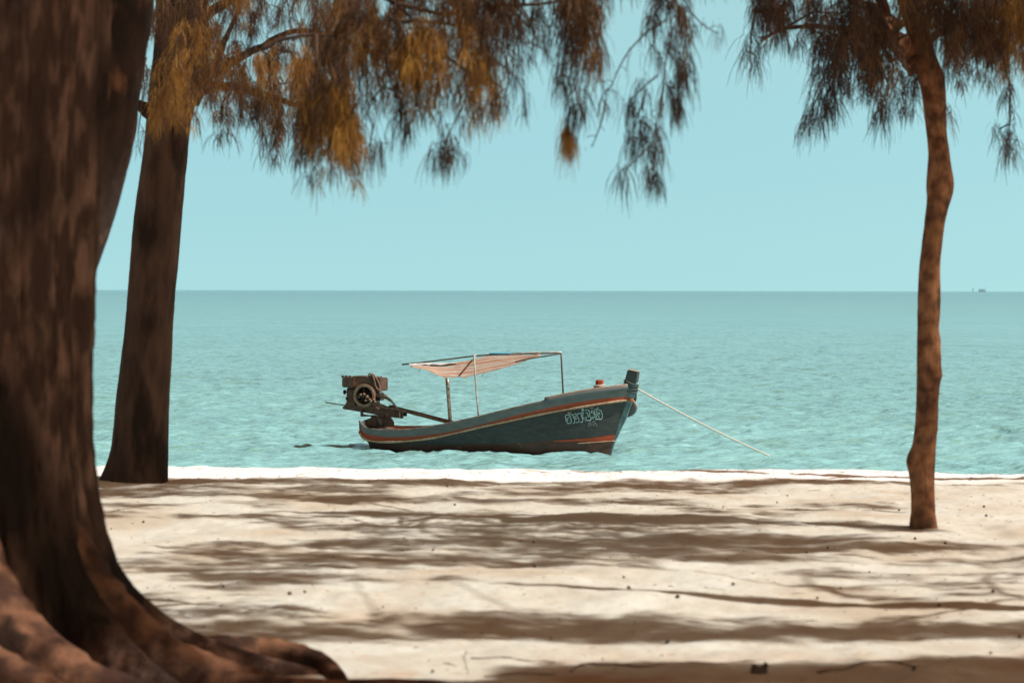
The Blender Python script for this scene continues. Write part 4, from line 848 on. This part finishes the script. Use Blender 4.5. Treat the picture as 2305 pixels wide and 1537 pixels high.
# ---- crowns above the frame: foliage carried by limbs; where they stand decides the shade on the sand
def shade_row(px0, px1, py, dens, h0=4.8, h1=7.2, rad=.34):
    D_ = (CAMZ-GZ)*F/(py-654); out_ = []; x0, x1 = sx(px0, D_), sx(px1, D_); k = max(1, int((x1-x0)*dens*3.0))
    for _ in range(k): out_.append(shade_pos(random.uniform(x0, x1), D_+random.uniform(-.1, .1), random.uniform(h0, h1)))
    return out_
ROWS = [  # px range, py, clumps per metre, radius
    (-100, 1900, 1088, 4.0, .24), (-100, 1700, 1093, 3.2, .24), (1700, 2600, 1087, 1.5, .10), (-100, 900, 1104, 2.6, .26), (1100, 1750, 1102, 2.0, .24), (100, 800, 1113, 2.6, .24), (-100, 700, 1121, 2.2, .24), (1000, 1500, 1112, .9, .2),
    (650, 1500, 1127, 3.2, .24), (1050, 2000, 1134, 1.4, .2), (200, 700, 1138, .8, .2), (1450, 2000, 1150, 1.4, .2), (-100, 700, 1158, 1.2, .22), (650, 1100, 1182, 2.0, .22), (600, 900, 1170, .8, .2), (1500, 1750, 1160, 1.2, .2),
    (650, 1900, 1214, 4.2, .26), (380, 1700, 1224, 3.0, .28), (1200, 2200, 1235, 3.2, .22), (380, 1500, 1243, 3.0, .26), (650, 1700, 1257, 3.0, .26), (850, 1500, 1272, 2.4, .22), (1800, 2400, 1226, 1.2, .24), (250, 900, 1262, 3.0, .28), (300, 850, 1282, 3.4, .24),
    (330, 800, 1302, 2.2, .2), (380, 620, 1322, 2.0, .18), (500, 1050, 1314, 1.2, .12), (1650, 2500, 1262, 1.3, .28), (1700, 2500, 1290, 1.4, .28), (1750, 2400, 1318, 1.0, .22), (1950, 2500, 1342, 1.6, .16), (1500, 2400, 1388, .5, .15),
    (350, 2600, 1418, 4.0, .20), (300, 1500, 1402, 3.6, .20), (1450, 2600, 1426, 3.0, .16), (650, 1450, 1386, 2.2, .14), (1400, 2600, 1402, 1.2, .16)]
t5 = tree('casuarina_tree', (5.6, 12.05, GZ), 'casuarina tree just outside the right edge of view, shading the near sand')
t6 = tree('casuarina_tree', (6.6, 21.25, GZ), 'casuarina tree outside the right edge of the view, beside the top of the beach')
t7 = tree('casuarina_tree', (3.9, 7.6, GZ), 'casuarina tree standing beside the viewer, shading the sand along the bottom of the view')
crowns = {t1: [], t3: [], t4: [], t5: [], t6: [], t7: []}
for (a_, b_, py, dens, rd) in ROWS:
    for q in shade_row(a_, b_, py, dens):
        D_ = q.y
        if D_ > 18.6: own = t6 if q.x > 1.6 else t4
        elif D_ > 13.8: own = t4 if random.random() < .8 or q.x < 4 else t6
        else: own = t5 if q.x > 1.5 else t1
        crowns[own].append((q, rd))
for k_ in range(1000):      # the dark foreground under the nearest crowns
    px = random.uniform(560, 2700); D_ = random.uniform(9.3, 11.05)-.16*max(0, (1500-px)/700)
    if px < 1150 and D_ > 10.6: continue
    crowns[t7].append((shade_pos(sx(px, D_), D_, random.uniform(4.6, 6.6)), .2))
for k_ in range(60): crowns[t7].append((Vector((random.uniform(2, 6), random.uniform(5, 9), GZ+random.uniform(4, 7))), .35))
def shade_pts(own, k, fn, h0, h1, rd=.22):
    for _ in range(k):
        p_ = fn(); h = random.uniform(h0, h1); q = p_+SV*((GZ+h-p_.z)/SV.z); crowns[own].append((q, rd))
U = random.uniform
for own in (t4, t6, t5, t1):      # leave the slender trunk's foot in the sun
    keep = []
    for q, rd in crowns[own]:
        k_ = (q.x-3.0)/SV.x; g_ = q-SV*k_
        if k_ > 0 and abs(g_.y-17.25) < .5 and GZ < g_.z < GZ+2.1 and random.random() < .96: continue
        keep.append((q, rd))
    crowns[own] = keep
shade_pts(t1, 200, lambda: Vector((U(-2.0, -1.45), U(10.0, 10.9), GZ+U(.35, 3.4))), 4.4, 6.8)
shade_pts(t7, 14, lambda: Vector((U(-2.3, -.9), U(9.6, 10.8), GZ+U(0, .5))), 4.6, 6.6)
shade_pts(t1, 40, lambda: Vector((U(-2.5, -2.0), 13.9, GZ+U(2.9, 5.2))), 5.3, 7.2)
shade_pts(t6, 190, lambda: Vector((U(-3.7, -2.7), U(20.9, 21.5), GZ+U(0, 4.6))), 5.6, 8.2, .26)
shade_pts(t4, 70, lambda: Vector((U(2.85, 3.15), U(17.0, 17.4), GZ+U(2.15, 3.6))), 4.6, 6.5)
shade_pts(t4, 18, lambda: Vector((U(2.85, 3.15), U(17.0, 17.4), GZ+U(.1, 2.1))), 4.6, 6.5, .12)
for own, X0, Y0, lean in ((t5, 5.6, 12.05, .2), (t6, 6.6, 21.25, -.3), (t7, 3.9, 7.6, .1)):
    rows = [(GZ-.1, X0, Y0, .26), (GZ+.15, X0, Y0, .21), (GZ+1.2, X0+.05, Y0, .17), (GZ+2.8, X0+lean*.4, Y0+.05, .16), (GZ+4.5, X0+lean, Y0, .13), (GZ+6.2, X0+lean*1.3, Y0, .09), (GZ+8, X0+lean*1.5, Y0, .03)]
    obj('trunk', trunk_mesh(rows, 120, 48, .06, seed=int(X0*10)), M['bark_red'], own)
roots_ = {t1: top1+Vector((0, 0, .4)), t4: P(2030, -200, D4), t5: Vector((5.8, 12.05, GZ+4.3)), t6: Vector((6.35, 21.25, GZ+4.3)), t7: Vector((4, 7.6, GZ+4.2))}
nds = {t4: (nd, br)}
for own, cl in crowns.items():
    if not cl: continue
    n2, b2_ = nds.get(own) or (Needles(), MB())
    for q, rd in cl: clump(n2, q, rd, 8 if rd > .17 else 6, .45, .24, 17, .011, .5, .7)
    # limbs: greedy links towards the trunk
    org = roots_[own]; pts = sorted([q for q, _ in cl], key=lambda q: (q-org).length); net = [org]
    for q in pts:
        an = min(net, key=lambda v_: (v_-q).length+.35*(v_-org).length); dd_ = (q-org).length
        rr_ = max(.004, .03-.008*dd_); b2_.tube([an, an.lerp(q, .5)+Vector((random.uniform(-.04, .04), random.uniform(-.04, .04), .05)), q], [rr_*1.15, rr_, rr_*.8], 5); net.append(q)
    if own is t4: continue
    obj('branches', b2_.mesh(), M['bark_red'], own); obj('crown', n2.mesh(), M['leaf'], own, False)
obj('twigs', br.mesh(), M['twig'], t4); obj('crown', nd.mesh(), M['leaf'], t4, False)

# ------------------------------------------------------------------ litter on the sand
def szz(x, y): return float(sand_z(np.array([x]), np.array([y]))[0])
def cone_mesh():
    mb = MB(); mb.lathe((0, 0, 0), (1, 0, .12), [(-.016, .001), (-.014, .007), (-.006, .012), (.004, .012), (.012, .008), (.016, .001)], 9)
    rg = random.Random(3); mb.v = [tuple(c_*(1+rg.uniform(-.16, .16)) for c_ in v_) for v_ in mb.v]; return mb.mesh()
CM_ = cone_mesh(); first = None
CN = [(975, 1234), (906, 1232), (1007, 1097), (1018, 1096), (1123, 1096), (1201, 1213), (1024, 1141), (1204, 1282), (1240, 1428), (1502, 1434), (974, 1504), (1627, 1153), (1773, 1117), (1749, 1128), (1706, 1187), (1863, 1234), (1879, 1234), (1816, 1249), (2128, 1226), (2060, 1220), (2215, 1142), (2220, 1163), (1957, 1290), (1892, 1322), (1650, 1316), (1840, 1345), (2114, 1367), (2295, 1432), (1404, 1306), (1415, 1332), (1525, 1350), (250, 1184), (652, 1343), (686, 1342), (503, 1325), (323, 1171), (2235, 1335), (862, 1365), (2024, 1148), (1527, 1351), (2230, 1477), (2057, 1516)]
for k_, (a_, b2) in enumerate(CN):
    p_ = PZ(a_, b2, GZ); p_.z = szz(p_.x, p_.y)+.008
    if k_ == 0: o = obj('fallen_cone', CM_, M['cone'])
    else: o = first.copy(); COL.objects.link(o)
    if k_ == 0: first = o
    s_ = random.uniform(.35, .85); o.location = p_; o.rotation_euler = (random.uniform(-.5, .5), random.uniform(-.5, .5), random.uniform(0, 6)); o.scale = (s_, s_, s_)
    tag(o, 'small dark dry casuarina cone lying loose on the pale sand', 'cone', 'dry cones scattered over the sand')
mb = MB(); rg = random.Random(9)
for _ in range(1500):
    x, y = rg.uniform(-6, 6), rg.uniform(9, 22.6)**1.0
    if rg.random() < .25: y = 22.65-rg.random()**2*1.0
    z = szz(x, y)+.003; L_ = rg.uniform(.004, .016)*(1.0 if rg.random() < .93 else 4); a_ = rg.uniform(-.9, .9)+(0 if rg.random() < .7 else 1.5); h = rg.uniform(.001, .003)
    d_ = Vector((math.cos(a_), math.sin(a_), 0)); p_ = Vector((x, y, z)); mb.tube([p_-d_*L_, p_+Vector((0, 0, h)), p_+d_*L_], [.001, h, .001], 4, cap=False)
lt = obj('leaf_litter', mb.mesh(), mat('litter', (.28, .15, .08), .9, (.10, .06, .04), 3)); tag(lt, 'fine brown plant litter strewn over the sand', 'litter', kind='stuff')
# dark chunk of bark, sticks and seedlings in the foreground
p_ = PZ(1709, 1507, GZ); mb = MB()
vs = []; mb.prism([(-.034, -.005), (.034, -.005), (.032, .025), (.037, .05), (.026, .054), (.016, .034), (-.012, .034), (-.018, .044), (-.030, .042), (-.036, .02)], -.02, .02)
o = obj('bark_chunk', mb.mesh(.004), M['cone'], None, False); o.location = (p_.x, p_.y, szz(p_.x, p_.y)); o.rotation_euler = (0, .05, .2); tag(o, 'dark notched chunk of bark lying on the shaded sand at the bottom of the view', 'bark chunk')
def stick(name, pts, r, label, cat, m='hose', dz=.002):
    q = []
    for a_, b2 in smooth_pl(pts): v_ = PZ(a_, b2, GZ); v_.z = szz(v_.x, v_.y)+dz; q.append(v_)
    o = obj(name, MB().tube(q, [r*.62*(1.1-.6*i/len(q)) for i in range(len(q))], 7).mesh(), M[m]); return tag(o, label, cat)
stick('fallen_branch', [(1286, 1502), (1292, 1492), (1320, 1484), (1360, 1486), (1400, 1487), (1440, 1492), (1470, 1489), (1520, 1483), (1570, 1482), (1640, 1480), (1700, 1476)], .013, 'long thin hooked branch lying on the near sand left of the bark chunk', 'branch')
stick('fallen_branch', [(1840, 1508), (1900, 1503), (1940, 1495), (1990, 1488), (2030, 1494), (2062, 1504)], .012, 'short arched branch lying in the shade right of the bark chunk', 'branch')
stick('fallen_branch', [(1090, 1512), (1140, 1511), (1190, 1508), (1250, 1510)], .008, 'faint brown stick at the bottom of the view beyond the foreground roots', 'branch')
stick('fallen_branch', [(1060, 1471), (1130, 1473), (1180, 1477), (1250, 1481)], .006, 'thin pale stick pressed into the sunny strip of near sand', 'branch')
def seedling(px, py, hpx, lab):
    p_ = PZ(px, py, GZ); k = hpx*(p_.y/F); mb = MB(); z0 = szz(p_.x, p_.y)-.01; rg = random.Random(px)
    b_ = Vector((p_.x, p_.y, z0)); m_ = [b_+Vector((math.sin(t*7)*.006-.008*t, 0, k*t)) for t in np.linspace(0, 1, 8)]
    mb.tube(m_, .0018, 5)
    for j in range(5): q = m_[2+j]; mb.tube([q, q+Vector((rg.uniform(-.02, .02), rg.uniform(-.02, .02), .012))], .0013, 4)
    tag(obj('dry_seedling', mb.mesh(), M['hose']), lab, 'seedling')
seedling(1051, 1506, 60, 'thin dry upright stem growing from the sunny near sand, left of the long hooked branch')
seedling(914, 1214, 14, 'tiny dry stem standing in the shade band below the middle of the boat')
